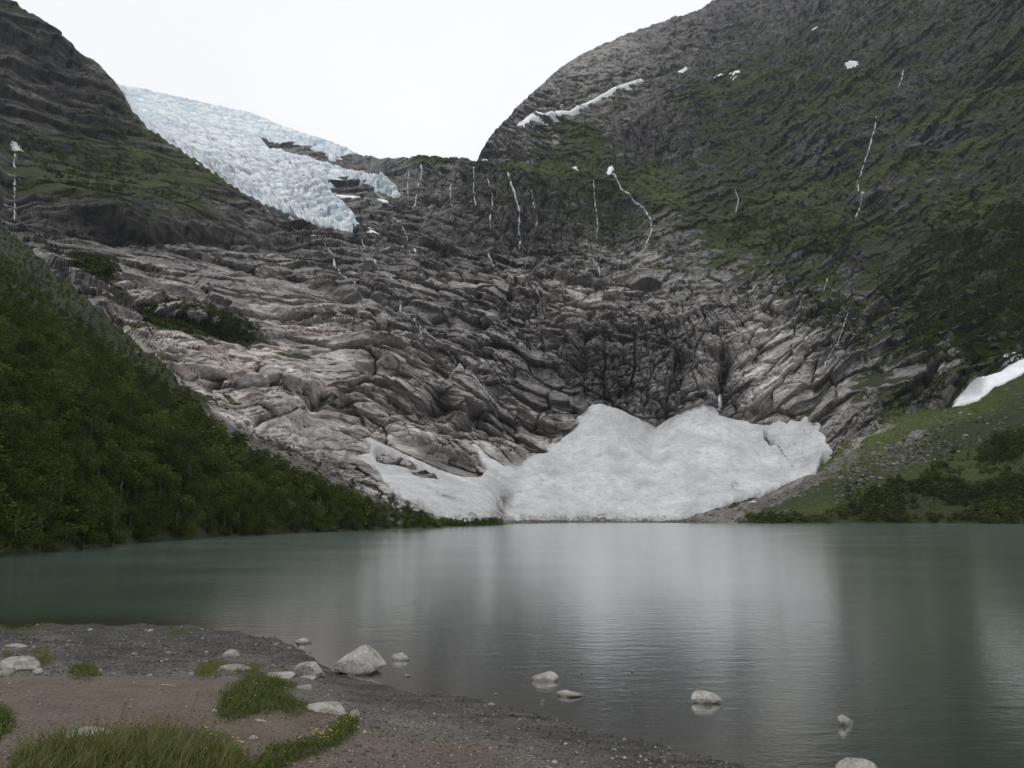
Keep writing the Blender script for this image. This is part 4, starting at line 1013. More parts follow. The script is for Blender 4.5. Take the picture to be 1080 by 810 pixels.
boulder(39, 660, 6, 4, "white stone on the far edge of the mossy flat", 41, .8, .1, name="stone", cat="stone", facets=8, group=BG, sub=3)
boulder(373, 757, 14, 11, "grey stone end at the right tip of the flowering turf", 42, .8, .1, name="stone", cat="stone", facets=8, group=BG)
boulder(38, 710, 12, 7, "dark small stone beside the rounded boulder by the frame's left edge", 43, .8, .1, name="stone", cat="stone", facets=8, group=BG)
r = np.random.default_rng(5)
k = 0
# loose stones, singly placed
for (x0, x1, y0, y1, n, s0, s1, where) in ((410, 760, 750, 806, 26, 2.5, 5, "grey shingle by the water"), (20, 240, 722, 776, 22, 2.5, 6, "brown path"), (90, 300, 662, 708, 26, 3, 8, "wet gravel flat"), (430, 700, 704, 740, 5, 5, 8, "shallow water"), (400, 560, 770, 806, 12, 2.5, 5, "earth by the shingle")):
    for _ in range(n):
        x, y = r.uniform(x0, x1), r.uniform(y0, y1); w = s0 + (s1 - s0) * r.random() ** 2
        if where == "grey shingle by the water" and y < 742 + (x - 520) * .235 + 6: continue
        if where == "shallow water" and y > 724 + (x - 410) * .2 - 6: continue
        boulder(x, y, w, w * .55, "small pale stone loose on the " + where if where != "shallow water" else "pale stone just breaking the shallow water", 100 + k, .8, r.uniform(0, 3), name="pebble", cat="pebble", facets=7, group="small stones on the " + where, sub=2, water=(where == "shallow water")); k += 1

# gravel: thousands of small pebbles as one mass
def scatter_xy(n, x0, x1, y0, y1, seed):
    r = np.random.default_rng(seed)
    px_, py_ = r.uniform(x0, x1, n), y0 + (y1 - y0) * r.random(n)
    return gpt(px_, py_), px_, py_, r
GV, GF, GC = [], [], []; off = 0
for (n, x0, x1, y0, y1, s0, s1, cond, sd0) in ((15000, 300, 900, 712, 812, .006, .018, 0, 1), (6000, -10, 330, 656, 714, .010, .032, 1, 2), (4500, -10, 560, 716, 812, .005, .014, 2, 3), (500, 350, 900, 730, 812, .018, .035, 0, 6)):
    q, px_, py_, r = scatter_xy(n, x0, x1, y0, y1, sd0)
    dd_ = poly_sd(px_, py_, DIRT)
    okk = (q[:, 2] > -.09) & np.where(cond == 2, r.random(n) < .8, (dd_ < 8) | (r.random(n) < .35))
    q = q[okk]; n = len(q)
    s = s0 + (s1 - s0) * r.random(n) ** 3
    base_v, base_f = ICO[0]
    vv = base_v[None] * s[:, None, None] * (1 + .3 * r.normal(size=(n, 12, 1))) * np.array([1, 1, .6]) * r.uniform(.7, 1.3, (n, 1, 3))
    vv = vv + q[:, None] + np.array([0, 0, 1]) * (s * .15)[:, None, None]
    GV.append(vv.reshape(-1, 3)); GF.append((base_f[None] + 12 * np.arange(n)[:, None, None]).reshape(-1, 3) + off); off += 12 * n
    GC.append(np.repeat(r.random(n) ** 1.8, 12))
mpb = M("gravel_stone")
tn_ = mpb.attr("tint").outputs["Fac"]
zz = mpb.N.new("ShaderNodeSeparateXYZ"); mpb.L.new(mpb.pos(), zz.inputs[0])
c = mpb.ramp(tn_, (0., (.040, .037, .032)), (.5, (.095, .089, .076)), (.85, (.17, .162, .148)), (1., (.40, .39, .37)))
c = mpb.mix(mpb.ramp(zz.outputs[2], (.02, .6), (.12, 0.)), c, mpb.mix(1., c, (.5, .49, .48), 'MULTIPLY'))
mpb.bsdf(c, .75, None, .4)
tag(link("gravel", mesh_np("gravel", np.concatenate(GV), np.concatenate(GF), mpb.m, {"tint": np.concatenate(GC)}, nv=3)), "grey and pale pebbles strewn over the near shore", None, None, 'stuff')
print("stones", round(time.time() - T0, 1))

# ------------------------------------------------------------------ grass, flowers, seed stalks
mgs = M("grass_blade")
tg = mgs.attr("tint").outputs["Fac"]; hg = mgs.attr("along").outputs["Fac"]
c = mgs.ramp(tg, (0., (.030, .047, .008)), (.45, (.068, .098, .014)), (.8, (.135, .150, .026)), (1., (.22, .185, .09)))
c = mgs.mix(mgs.math('MULTIPLY', hg, .45), c, (.10, .105, .035))
bb = mgs.bsdf(c, .6, None, .3)
tl = mgs.N.new("ShaderNodeBsdfTranslucent"); mgs.put(tl.inputs[0], c)
mxs = mgs.N.new("ShaderNodeMixShader"); mxs.inputs[0].default_value = .35; mgs.L.new(bb.outputs[0], mxs.inputs[1]); mgs.L.new(tl.outputs[0], mxs.inputs[2]); mgs.L.new(mxs.outputs[0], mgs.out.inputs[0])
BV, BF, BT, BA = [], [], [], []; off = 0
def blades(poly, n, h0, h1, seed, tint=(0, 1), wdt=.004, lean=.5):
    global off
    r = np.random.default_rng(seed)
    pl = np.array(poly, float); (x0, y0), (x1, y1) = pl.min(0) - 6, pl.max(0) + 6
    px_ = r.uniform(x0, x1, n * 3); py_ = r.uniform(y0, y1, n * 3)
    sd_ = poly_sd(px_, py_, pl) + r.normal(size=n * 3) * 3.0 + 7 * fbm(np.stack([px_ / 9, py_ / 5, 0 * px_], 1) + seed, 3)
    m = sd_ > 0; px_, py_, sd_ = px_[m][:n], py_[m][:n], sd_[m][:n]
    q = gpt(px_, py_); n = len(q)
    cl = fbm(np.stack([q[:, 0] / .22, q[:, 1] / .22, 0 * q[:, 0]], 1) + seed, 2)
    hgt = (h0 + (h1 - h0) * r.random(n) ** 1.5) * (.35 + .65 * np.clip(sd_ / 9, 0, 1)) * (1 + 1.3 * cl)
    a = r.uniform(0, 2 * np.pi, n); ln = lean * r.uniform(.2, 1.2, n) * hgt
    t = np.linspace(0, 1, 5)
    w = wdt * r.uniform(.6, 1.4, n)
    dirv = np.stack([np.cos(a), np.sin(a), 0 * a], 1); sidev = np.stack([-np.sin(a + .6), np.cos(a + .6), 0 * a], 1)
    V = []
    for tt in t:
        c0 = q + dirv * (ln * tt ** 2)[:, None] + np.array([0, 0, 1.]) * (hgt * (tt - .25 * tt ** 3) - .01)[:, None]
        ww = (w * (1 - tt ** 2 * .93))[:, None]
        V.append(c0 - sidev * ww); V.append(c0 + sidev * ww)
    V = np.stack(V, 1)
    fq = np.array([(2 * i, 2 * i + 1, 2 * i + 3, 2 * i + 2) for i in range(4)])
    BF.append((fq[None] + 10 * np.arange(n)[:, None, None]).reshape(-1, 4) + off); off += 10 * n
    BV.append(V.reshape(-1, 3))
    tv = np.clip(tint[0] + (tint[1] - tint[0]) * (.5 + .5 * cl + .35 * r.normal(size=n)), 0, 1)
    BT.append(np.repeat(tv, 10)); BA.append(np.tile(np.repeat(t, 2), n))
T_ = TURF
blades([(8, 822), (20, 800), (60, 786), (110, 780), (160, 776), (200, 778), (240, 786), (262, 806), (268, 835), (0, 840)], 13000, .05, .25, 1, (.05, 1), .0032)
blades([(110, 800), (120, 786), (130, 786), (120, 822), (40, 822)], 900, .16, .34, 2, (.2, 1), .0025)
blades([(-20, 748), (0, 744), (12, 752), (16, 764), (8, 776), (-20, 782)], 1500, .05, .14, 3, (0, .6))
blades(T_[2], 7000, .03, .13, 4, (0, .75), .004)
blades(T_[3], 6000, .04, .17, 5, (0, .7), .004)
blades(T_[4], 1600, .08, .2, 6, (.5, 1), .003)
blades(T_[5], 1300, .06, .15, 7, (.4, .9), .003)
blades(T_[6], 1800, .05, .14, 8, (.2, .9), .003)
blades([(0, 708), (8, 690), (20, 700), (16, 710)], 700, .08, .2, 9, (.2, .8), .004)
blades(T_[7], 700, .1, .28, 10, (.4, 1), .004)
blades(T_[8], 1400, .06, .2, 11, (.1, .8), .004)
blades(T_[9], 2500, .04, .12, 12, (.55, 1), .006)
blades(T_[10], 300, .04, .1, 13, (.5, 1), .006)
blades(T_[11], 500, .04, .12, 14, (.5, 1), .006)
blades(T_[12], 1500, .03, .08, 15, (.5, 1), .003)
blades([(-10, 800), (30, 768), (100, 755), (180, 748), (262, 768), (300, 800), (280, 830), (-10, 830)], 1600, .02, .11, 21, (.3, 1), .0025)
blades([(210, 700), (330, 705), (380, 740), (385, 775), (330, 800), (250, 775), (215, 750)], 900, .015, .08, 22, (.2, 1), .0025)
blades([(140, 745), (200, 735), (210, 760), (150, 775)], 120, .03, .12, 16, (.6, 1), .002)
tag(link("grass", mesh_np("grass", np.concatenate(BV), np.concatenate(BF), mgs.m, {"tint": np.concatenate(BT), "along": np.concatenate(BA)})), "green grass tufts with dry blades on the near bank", None, None, 'stuff')

# herb leaves that thicken the tufts
LV, LF, LT = [], [], []; off = 0
for poly, n, h, sd0 in ((T_[2], 5000, .09, 1), (T_[3], 3500, .09, 2), (T_[1], 5000, .12, 3), (T_[8], 600, .08, 4), (T_[0], 900, .07, 5)):
    r = np.random.default_rng(sd0 + 50); pl = np.array(poly, float)
    px_ = r.uniform(*pl[:, 0][[pl[:, 0].argmin(), pl[:, 0].argmax()]], n * 2); py_ = r.uniform(*pl[:, 1][[pl[:, 1].argmin(), pl[:, 1].argmax()]], n * 2)
    m = poly_sd(px_, py_, pl) > 0; q = gpt(px_[m][:n], py_[m][:n]); n = len(q)
    q[:, 2] += h * r.random(n) ** 1.3 * (1 + .9 * fbm(np.stack([q[:, 0] / .25, q[:, 1] / .25, 0 * q[:, 0]], 1), 2))
    u = r.normal(size=(n, 3)); u[:, 2] *= .5; u /= np.linalg.norm(u, axis=1)[:, None]
    v = np.cross(u, r.normal(size=(n, 3))); v /= np.linalg.norm(v, axis=1)[:, None]
    s = r.uniform(.006, .016, n)[:, None]
    V = np.stack([q - u * s, q + v * s * .45, q + u * s, q - v * s * .45], 1)
    LV.append(V.reshape(-1, 3)); LF.append(np.arange(4 * n).reshape(-1, 4) + off); off += 4 * n
    LT.append(np.repeat(np.clip(r.normal(.35, .25, n), 0, 1), 4))
LT = np.concatenate(LT)
tag(link("undergrowth", mesh_np("undergrowth", np.concatenate(LV), np.concatenate(LF), mgs.m, {"tint": LT, "along": 0 * LT})), "small herb leaves between the grass tufts", None, None, 'stuff')

def flat_mat(n_, c, rough=.7):
    m = M(n_); m.bsdf(c, rough); return m.m
my = flat_mat("yellow_petal", (.75, .62, .05)); mst = flat_mat("herb_stem", (.07, .10, .03)); mseed = flat_mat("dry_seed", (.15, .07, .045)); mwh = flat_mat("white_petal", (.7, .7, .66))
def tube(pts, rad, ns=5):
    pts = np.array(pts, float); rad = np.broadcast_to(rad, len(pts))
    V = []
    for p_, r_ in zip(pts, rad):
        for k in range(ns):
            a = 2 * math.pi * k / ns; V.append((p_[0] + r_ * math.cos(a), p_[1] + r_ * math.sin(a), p_[2]))
    Fq = [(i * ns + k, i * ns + (k + 1) % ns, (i + 1) * ns + (k + 1) % ns, (i + 1) * ns + k) for i in range(len(pts) - 1) for k in range(ns)]
    return np.array(V), np.array(Fq)
v, f = tube([(0, 0, 0), (.006, 0, .06), (.004, .004, .11)], .0012)
stem_me = mesh_np("stem", v, f, mst)
pv, pf = [], []
for k in range(5):
    a = 2 * math.pi * k / 5
    for (rr_, aa, zz_) in ((.001, 0, .0), (.0055, -.45, .003), (.009, 0, .004), (.0055, .45, .003)):
        pv.append((rr_ * math.cos(a + aa) * 1.0 + .004, rr_ * math.sin(a + aa) + .004, .11 + zz_))
    pf.append((4 * k, 4 * k + 1, 4 * k + 2, 4 * k + 3))
head_y = mesh_np("flower_head", pv, pf, my); head_w = mesh_np("flower_head", pv, pf, mwh)
def flower(q, s, me, lab, grp):
    root = bpy.data.objects.new("wildflower", None); COL.objects.link(root); root.location = q; root.scale = (s, s, s); root.rotation_euler = (0, 0, float(r.uniform(0, 6)))
    root.empty_display_size = .01
    tag(root, lab, "flower", grp)
    link("stem", stem_me, root); link("flower_head", me, root)
r = np.random.default_rng(12)
for poly, n, lab in (([(325, 785), (345, 772), (360, 760), (374, 754), (376, 768), (350, 790), (330, 796)], 46, "tiny yellow flower in the turf beside the broad flat boulder"), ([(240, 752), (246, 728), (270, 722), (285, 740), (262, 754)], 14, "tiny yellow flower in the central grass tuft"), ([(195, 812), (215, 780), (250, 790), (262, 812)], 12, "tiny yellow flower at the right end of the tall grass")):
    pl = np.array(poly, float); c_ = 0
    while c_ < n:
        x, y = r.uniform(pl[:, 0].min(), pl[:, 0].max()), r.uniform(pl[:, 1].min(), pl[:, 1].max())
        if poly_sd(np.array([x]), np.array([y]), pl)[0] < 0: continue
        flower(gpt(np.array([x]), np.array([y]))[0], r.uniform(.8, 1.35), head_y, lab, lab + "s".replace("s", "") + " group"); c_ += 1
for (x, y, hh_, lab) in ((192, 800, .50, "tallest dry reddish seed stalk standing out of the grass"), (118, 800, .42, "reddish seed stalk at the middle of the tall grass"), (168, 798, .34, "short seed stalk between the two taller ones"), (206, 800, .36, "seed stalk just right of the tallest one"), (101, 798, .30, "thin seed stalk leaning over the half-buried tan rock"), (222, 802, .30, "rightmost seed stalk of the tall grass"), (292, 748, .16, "thin dry stalk rising from the central tuft")):
    q = gpt(np.array([x]), np.array([y]))[0]
    root = bpy.data.objects.new("seed_stalk", None); COL.objects.link(root); root.location = q; root.empty_display_size = .02
    tag(root, lab, "plant", "dry seed stalks in the grass")
    lx = r.uniform(-.12, .12)
    pts = [(lx * t * t * hh_ * 2, 0, t * hh_) for t in np.linspace(0, 1, 7)]
    v, f = tube(pts, .0016); link("stem", mesh_np("stem", v, f, mseed), root)
    SV, SF = [], []; o_ = 0
    for k in range(int(60 * hh_)):
        t = r.uniform(.62, 1.0); c0 = np.array([lx * t * t * hh_ * 2, 0, t * hh_]) + r.normal(size=3) * .006
        vv = ICO[0][0] * np.array([.0025, .0025, .004]) + c0
        SV.append(vv); SF.append(ICO[0][1] + o_); o_ += 12
    link("seed_head", mesh_np("seed_head", np.concatenate(SV), np.concatenate(SF), mseed, nv=3), root)
# driftwood twig on the path's edge
v, f = tube([(0, 0, 0), (0, 0, .10), (.01, .004, .21), (.012, 0, .26)], [.006, .0055, .004, .002])
tw = link("twig", mesh_np("twig", v, f, flat_mat("bleached_wood", (.42, .39, .33))))
tw.location = gpt(np.array([170.]), np.array([723.]))[0] + np.array([0, 0, .012]); tw.rotation_euler = (0, math.radians(86), math.radians(-20))
tag(tw, "short bleached twig lying at the far edge of the brown path", "twig")
print("plants near", round(time.time() - T0, 1))

# ================================================================== TREES AND SCRUB
mlf = M("leaf")
tg = mlf.attr("tint").outputs["Fac"]; oi = mlf.N.new("ShaderNodeObjectInfo")
c = mlf.ramp(tg, (0., (.020, .030, .008)), (.5, (.041, .056, .012)), (1., (.080, .100, .022)))
v_ = mlf.math('MULTIPLY_ADD', oi.outputs["Random"], .5, .75)
vm = mlf.N.new("ShaderNodeVectorMath"); vm.operation = 'SCALE'; mlf.put(vm.inputs[0], c); mlf.put(vm.inputs[3], v_)
bb = mlf.bsdf(vm.outputs[0], .75, None, .12)
tl = mlf.N.new("ShaderNodeBsdfTranslucent"); mlf.put(tl.inputs[0], vm.outputs[0])
mxs = mlf.N.new("ShaderNodeMixShader"); mxs.inputs[0].default_value = .3; mlf.L.new(bb.outputs[0], mxs.inputs[1]); mlf.L.new(tl.outputs[0], mxs.inputs[2]); mlf.L.new(mxs.outputs[0], mlf.out.inputs[0])
mbk = M("bark"); mbk.bsdf(mbk.mix(mbk.noise(mbk.pos(), 3, 4), (.04, .036, .03), (.10, .09, .08)), .9)
def leaf_cloud(n, seed, size, lobes=7, low=.03):
    """leaf quads on several uneven lobes; unit tree: height 1, crown half-width about .42"""
    r = np.random.default_rng(seed)
    L = []
    for k in range(lobes):
        a = r.uniform(0, 2 * np.pi); h = low + (1 - low) * (k + .5) / lobes
        rad_ = .30 * math.sin(math.pi * min(.98, max(.12, (h - low) / (1 - low) * .7 + .25))) * r.uniform(.5, 1.1)
        L.append((rad_ * math.cos(a), rad_ * math.sin(a), h * .86, r.uniform(.12, .22)))
    L.append((0, 0, .86, .12)); L.append((.05, .03, .12, .17)); L.append((-.06, -.05, .16, .17))
    L = np.array(L)
    k = r.choice(len(L), n, p=L[:, 3] ** 2 / (L[:, 3] ** 2).sum())
    d = r.normal(size=(n, 3)); d /= np.linalg.norm(d, axis=1)[:, None]
    rr_ = (r.random(n) ** .33) * (1 + .25 * fbm(d * 2.2 + k[:, None] * 5.1 + seed, 2))
    c0 = L[k, :3] + d * (L[k, 3] * rr_)[:, None] * np.array([1, 1, .85])
    c0 = c0[c0[:, 2] > .02]; n = len(c0); d = d[:n]
    u = r.normal(size=(n, 3)); u /= np.linalg.norm(u, axis=1)[:, None]
    v = np.cross(u, r.normal(size=(n, 3))); v /= np.linalg.norm(v, axis=1)[:, None]
    s = (size * r.uniform(.6, 1.4, n))[:, None]
    V = np.stack([c0 - u * s, c0 + v * s * .6, c0 + u * s, c0 - v * s * .6], 1)
    t = np.clip(.45 + .35 * r.normal(size=n) * .6 + .5 * fbm(c0 * 6 + seed, 2), 0, 1)
    return V.reshape(-1, 3), np.arange(4 * n).reshape(-1, 4), np.repeat(t, 4), L
def make_tree(seed, n=3600, size=.016, lobes=9):
    V, Fq, t, L = leaf_cloud(n, seed, size, lobes)
    cr_ = mesh_np("crown", V, Fq, mlf.m, {"tint": t})
    TV, TF = [], []; o_ = 0
    r = np.random.default_rng(seed)
    v, f = tube([(0, 0, -.05), (.01, 0, .2), (-.01, .01, .5), (0, 0, .85)], [.022, .018, .012, .003], 6); TV.append(v); TF.append(f); o_ += len(v)
    for q in L[:-1]:
        h = max(.08, q[2] - .22)
        v, f = tube([(0, 0, h), (q[0] * .5, q[1] * .5, (h + q[2]) / 2 + .02), (q[0], q[1], q[2])], [.009, .006, .002], 5); TV.append(v); TF.append(f + o_); o_ += len(v)
    tk_ = mesh_np("trunk", np.concatenate(TV), np.concatenate(TF), mbk.m)
    return cr_, tk_
kindsT = [make_tree(300 + k, 4200, .015, 8 + k % 3) for k in range(7)]
# where trees can stand on the left slope
r = np.random.default_rng(77)
cand_px = []; N = 60000
# candidates spread evenly over the ground (by world area)
wx_ = r.uniform(-330, 10, N); wy_ = r.uniform(40, 430, N)
mask = (mL > .9)
idx = np.argwhere(mask & (PX > -120))
P_all = SURF[idx[:, 0], idx[:, 1]]
area = np.linalg.norm(np.cross(SURF[idx[:, 0] - 1, idx[:, 1]] - P_all, SURF[idx[:, 0], np.minimum(idx[:, 1] + 1, NC - 1)] - P_all), axis=1)
area = np.minimum(area, np.percentile(area, 99))
ch = r.choice(len(idx), N, p=area / area.sum())
Pc = P_all[ch] + r.normal(size=(N, 3)) * np.array([.3, .3, 0]); pxc = PX[idx[ch, 0], idx[ch, 1]]; pyc = PY[idx[ch, 0], idx[ch, 1]]
sc_c = maskA.reshape(NR, NC, 4)[idx[ch, 0], idx[ch, 1], 3]
thin = poly_sd(pxc, pyc, [(208, 415), (300, 476), (360, 508), (420, 534), (452, 545), (436, 549), (385, 541), (330, 521), (282, 495), (240, 468), (205, 436)]) > r.normal(0, 2.5, N)
upper = poly_sd(pxc, pyc, talusL)
grid = {}; keep = []
for i in range(N):
    p_ = Pc[i]
    if p_[2] < .15 or thin[i] or upper[i] < 2: continue
    s_ = 1.75 + .0028 * p_[1] + (.0 if upper[i] > 60 else .2)
    if upper[i] < 16 and r.random() < .3: continue
    key = (int(p_[0] // 2.2), int(p_[1] // 2.2)); bad = False
    for dx in (-1, 0, 1):
        for dy in (-1, 0, 1):
            for j in grid.get((key[0] + dx, key[1] + dy), ()):
                if (Pc[j][0] - p_[0]) ** 2 + (Pc[j][1] - p_[1]) ** 2 < s_ * s_: bad = True; break
            if bad: break
        if bad: break
    if bad: continue
    grid.setdefault(key, []).append(i); keep.append(i)
keep = np.array(keep)
TP = Pc[keep]; tpx = pxc[keep]; tpy = pyc[keep]; tup = upper[keep]
dist = np.linalg.norm(TP, axis=1)
hz = TP[:, 2]
wl_ = fbm(TP / 22 + 3, 2)
hgt = np.clip(5.5 - .055 * hz, 2.3, 6.0) * (1 + .45 * wl_) * r.uniform(.7, 1.25, len(TP))
hgt = np.where(tup < 26, hgt * .6, hgt)
hgt = np.where(tpx > 440, np.minimum(hgt, 3.0), hgt)
hgt = np.where((tpx > 380) & (TP[:, 1] > 180), np.minimum(hgt, 4.2), hgt)
hgt = np.where(hz < 1.2, hgt * .75, hgt)
print("trees", len(TP), round(time.time() - T0, 1))
ap = hgt / dist
inf = (tpx > -6) & (tpx < 1086)
order = np.argsort(-np.where(inf, ap, 0))
# crowns really seen: prefer those not hidden, judged by a coarse depth buffer
zb = np.full((82, 110), 1e9); chosen = []
for i in np.argsort(dist):
    if not inf[i]: continue
    x = int(tpx[i] / 10); tyy = to_px(TP[i] + np.array([0, 0, hgt[i]]))[1]
    y0, y1 = int(tyy / 10), int(tpy[i] / 10)
    x = min(max(x, 0), 109); y0 = max(y0, 0)
    vis = (zb[y0:y1 + 1, x] > dist[i]).mean() if y1 >= y0 else 1
    if vis > .25: chosen.append((i, ap[i] * vis))
    zb[y0:y1 + 1, x] = np.minimum(zb[y0:y1 + 1, x], dist[i])
chosen = [i for i, s_ in sorted(chosen, key=lambda q: -q[1])[:300]]
cs = set(chosen)
GT = "broadleaf trees along the lake's wooded left bank"
first = {}
for n_, i in enumerate(chosen):
    k = int(r.integers(0, 7))
    o = bpy.data.objects.new("broadleaf_tree", None); COL.objects.link(o); o.empty_display_size = .3
    o.location = TP[i] - np.array([0, 0, .15]); s_ = float(hgt[i]) * 1.12; wd = s_ * r.uniform(.95, 1.35)
    o.scale = (wd, wd, s_); o.rotation_euler = (0, 0, float(r.uniform(0, 6.28)))
    row = "front-row bushy tree at the waterline" if TP[i][2] < 3.2 else "bushy tree standing behind the front row"
    seg = "at the left frame edge" if tpx[i] < 110 else "on the bank's middle stretch" if tpx[i] < 270 else "on the bank's far tapering end"
    if hgt[i] > 8: row = "tall " + row
    tag(o, row + " " + seg, "tree", GT)
    if k not in first:
        first[k] = (link("crown", kindsT[k][0], o), link("trunk", kindsT[k][1], o))
    else:
        for ch_ in first[k]:
            c_ = ch_.copy(); COL.objects.link(c_); c_.parent = o
# all the other trees of the slope as one wood
def bush_mass(P, hh, n_leaf, variants, size, seed, wide=1.15):
    r = np.random.default_rng(seed)
    lib = [leaf_cloud(n_leaf, 900 + seed * 20 + k, size, 5, .0) for k in range(variants)]
    VV, FF, TT = [], [], []; o_ = 0
    kk = r.integers(0, variants, len(P))
    for k in range(variants):
        m = kk == k; q = P[m]; h = hh[m]; n = len(q)
        if n == 0: continue
        V, Fq, t, _ = lib[k]
        a = r.uniform(0, 6.28, n); ca, sa = np.cos(a), np.sin(a)
        w = h * r.uniform(.9, 1.35, n) * wide
        X = (V[None, :, 0] * ca[:, None] - V[None, :, 1] * sa[:, None]) * w[:, None]
        Y2 = (V[None, :, 0] * sa[:, None] + V[None, :, 1] * ca[:, None]) * w[:, None]
        Z = V[None, :, 2] * h[:, None] - .1
        W = np.stack([X, Y2, Z], -1) + q[:, None]
        VV.append(W.reshape(-1, 3).astype(np.float32)); FF.append((Fq[None] + len(V) * np.arange(n)[:, None, None]).reshape(-1, 4) + o_); o_ += n * len(V)
        br = np.clip(r.normal(0, .30, n) + .45 * fbm(q / 30 + seed, 2), -.5, .5)
        TT.append(np.clip(t[None] + br[:, None], 0, 1).ravel())
    return np.concatenate(VV), np.concatenate(FF), np.concatenate(TT)
rest = np.array([i for i in range(len(TP)) if i not in cs])
far = dist[rest] > 150
ra, rb = rest[~far], rest[far]
v1_, f1_, t1_ = bush_mass(TP[ra], hgt[ra] * 1.1, 1100, 5, .021, 1)
v2_, f2_, t2_ = bush_mass(TP[rb], hgt[rb] * 1.1, 340, 6, .040, 2)
tag(link("woods", mesh_np("woods", np.concatenate([v1_, v2_]), np.concatenate([f1_, f2_ + len(v1_)]), mlf.m, {"tint": np.concatenate([t1_, t2_])})), "dark green birch wood covering the slope above the wooded bank", None, None, 'stuff')

# low scrub: right slope, ledges of the mountains
SC = [([(820, 550), (870, 543), (910, 528), (940, 512), (980, 498), (1020, 480), (1060, 462), (1110, 448), (1120, 556), (800, 552)], 3600, 1.0, 3.0, .52), ([(880, 500), (940, 470), (1000, 445), (1100, 410), (1110, 450), (1000, 490), (900, 530)], 420, .6, 1.6, .4), ([(930, 300), (960, 270), (1000, 230), (1060, 215), (1110, 220), (1110, 370), (1060, 385), (1000, 390), (960, 380), (960, 340), (920, 330)], 3800, 1.5, 3.6, .6),
      ([(760, 235), (800, 225), (850, 235), (900, 250), (900, 280), (850, 275), (800, 270), (770, 260)], 700, 1.5, 3., .5), ([(145, 326), (160, 322), (180, 336), (210, 344), (240, 346), (270, 352), (262, 362), (230, 358), (190, 352), (160, 340)], 420, 1.5, 3.4, .7),
      ([(80, 275), (100, 278), (122, 300), (112, 302), (90, 292)], 160, 1.5, 3.4, .7), ([(860, 330), (900, 320), (940, 325), (930, 345), (880, 350)], 260, 1.2, 2.5, .5), ([(770, 552), (790, 547), (820, 542), (820, 551)], 160, .5, 1.2, .6),
      ([(450, 548), (470, 547), (520, 551), (530, 554), (460, 557), (430, 558)], 320, .6, 1.7, .6), ([(20, 140), (60, 140), (120, 155), (180, 185), (210, 215), (120, 215), (60, 190), (20, 170)], 900, 1.4, 3.2, .45), ([(900, 440), (960, 415), (1000, 405), (990, 420), (920, 450)], 200, 1, 2, .5)]
SP, SH = [], []
for poly, n, h0, h1, dens in SC:
    pl = np.array(poly, float)
    x = r.uniform(pl[:, 0].min(), pl[:, 0].max(), n * 3); y = r.uniform(pl[:, 1].min(), pl[:, 1].max(), n * 3)
    m = poly_sd(x, y, pl) + r.normal(size=len(x)) * 4 > 0
    x, y = x[m], y[m]
    q = surf(x, y); cl = fbm(q / 22 + 6, 3)
    m = (cl + r.normal(size=len(x)) * .12 > (.5 - dens) * 1.2) & (q[:, 2] > .25)
    q, cl = q[m][:n], cl[m][:n]
    SP.append(q); SH.append((h0 + (h1 - h0) * r.random(len(q)) ** 1.3) * (1 + .5 * np.clip(cl, -.5, 1)))
SP, SH = np.concatenate(SP), np.concatenate(SH)
v_, f_, t_ = bush_mass(SP, SH, 110, 6, .085, 5, 1.6)
tag(link("shrubbery", mesh_np("shrubbery", v_, f_, mlf.m, {"tint": t_})), "low dark willow scrub on the slopes and mountain ledges", None, None, 'stuff')
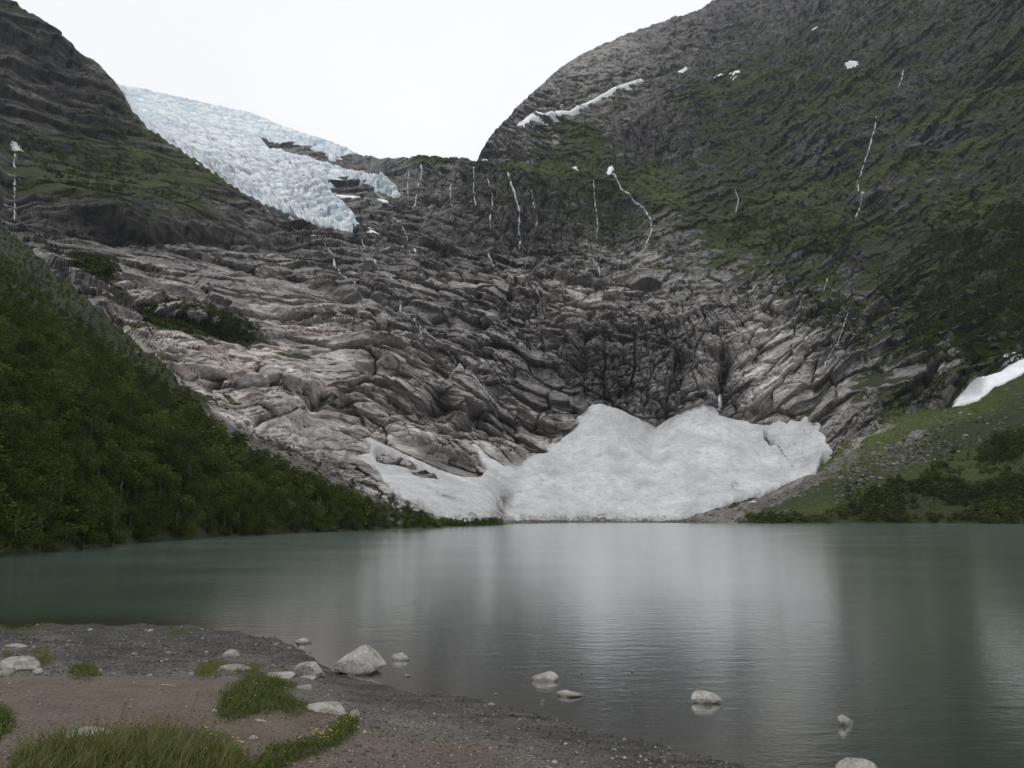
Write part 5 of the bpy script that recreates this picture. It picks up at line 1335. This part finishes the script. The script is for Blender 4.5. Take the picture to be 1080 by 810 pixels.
# debris stones on the far shore flat and in the scree, one mass
q = []
for poly, n in (([(540, 553), (540, 548.5), (730, 548.5), (760, 551.5)], 500), ([(720, 549), (800, 530), (860, 505), (880, 480), (900, 475), (880, 510), (820, 534), (740, 551)], 1000), ([(880, 500), (960, 460), (1000, 470), (950, 500), (880, 530)], 900), ([(240, 440), (330, 475), (440, 535), (430, 550), (360, 520), (280, 480)], 1600), ([(870, 440), (900, 420), (905, 470), (880, 480)], 200), ([(900, 470), (1000, 432), (1090, 400), (1090, 450), (960, 500), (880, 520)], 700)):
    pl = np.array(poly, float); x = r.uniform(pl[:, 0].min(), pl[:, 0].max(), n * 3); y = r.uniform(pl[:, 1].min(), pl[:, 1].max(), n * 3)
    m = poly_sd(x, y, pl) > 0; q.append(surf(x[m][:n], y[m][:n]))
q = np.concatenate(q); q = q[q[:, 2] > 0.02]; n = len(q)
s = .2 + .9 * r.random(n) ** 4; s = np.where(q[:, 2] < 3, s * .6, s)
vv = ICO[0][0][None] * s[:, None, None] * (1 + .25 * r.normal(size=(n, 12, 1))) * np.array([1.2, 1, .7]) + q[:, None]
tag(link("rubble", mesh_np("rubble", vv.reshape(-1, 3), (ICO[0][1][None] + 12 * np.arange(n)[:, None, None]).reshape(-1, 3), mpb.m, {"tint": np.repeat(r.random(n) * .8 + .1, 12)}, nv=3)), "rock debris scattered over the scree and far shore", None, None, 'stuff')
print("all built", round(time.time() - T0, 1))

# ------------------------------------------------------------------ the air between: rain haze over the valley
mh = M("rain_haze")
vol = mh.N.new("ShaderNodeVolumePrincipled")
vol.inputs["Color"].default_value = (.80, .86, .94, 1)
vol.inputs["Density"].default_value = 0.00005
vol.inputs["Anisotropy"].default_value = 0.2
mh.L.new(vol.outputs[0], mh.out.inputs[1])
X0, X1, Y0, Y1, Z0, Z1 = -2750, 2750, -2750, 2750, -9, 1400
V = [(x, y, z) for z in (Z0, Z1) for y in (Y0, Y1) for x in (X0, X1)]
Fh = [(0, 2, 3, 1), (4, 5, 7, 6), (0, 1, 5, 4), (2, 6, 7, 3), (0, 4, 6, 2), (1, 3, 7, 5)]
tag(link("haze", mesh_np("haze", V, Fh, mh.m, smooth=False)), "thin grey rain haze filling the valley", None, None, 'stuff')
mx_ = FULL.reshape(-1, 3); print("terrain extent", mx_.min(0), mx_.max(0), round(time.time() - T0, 1))
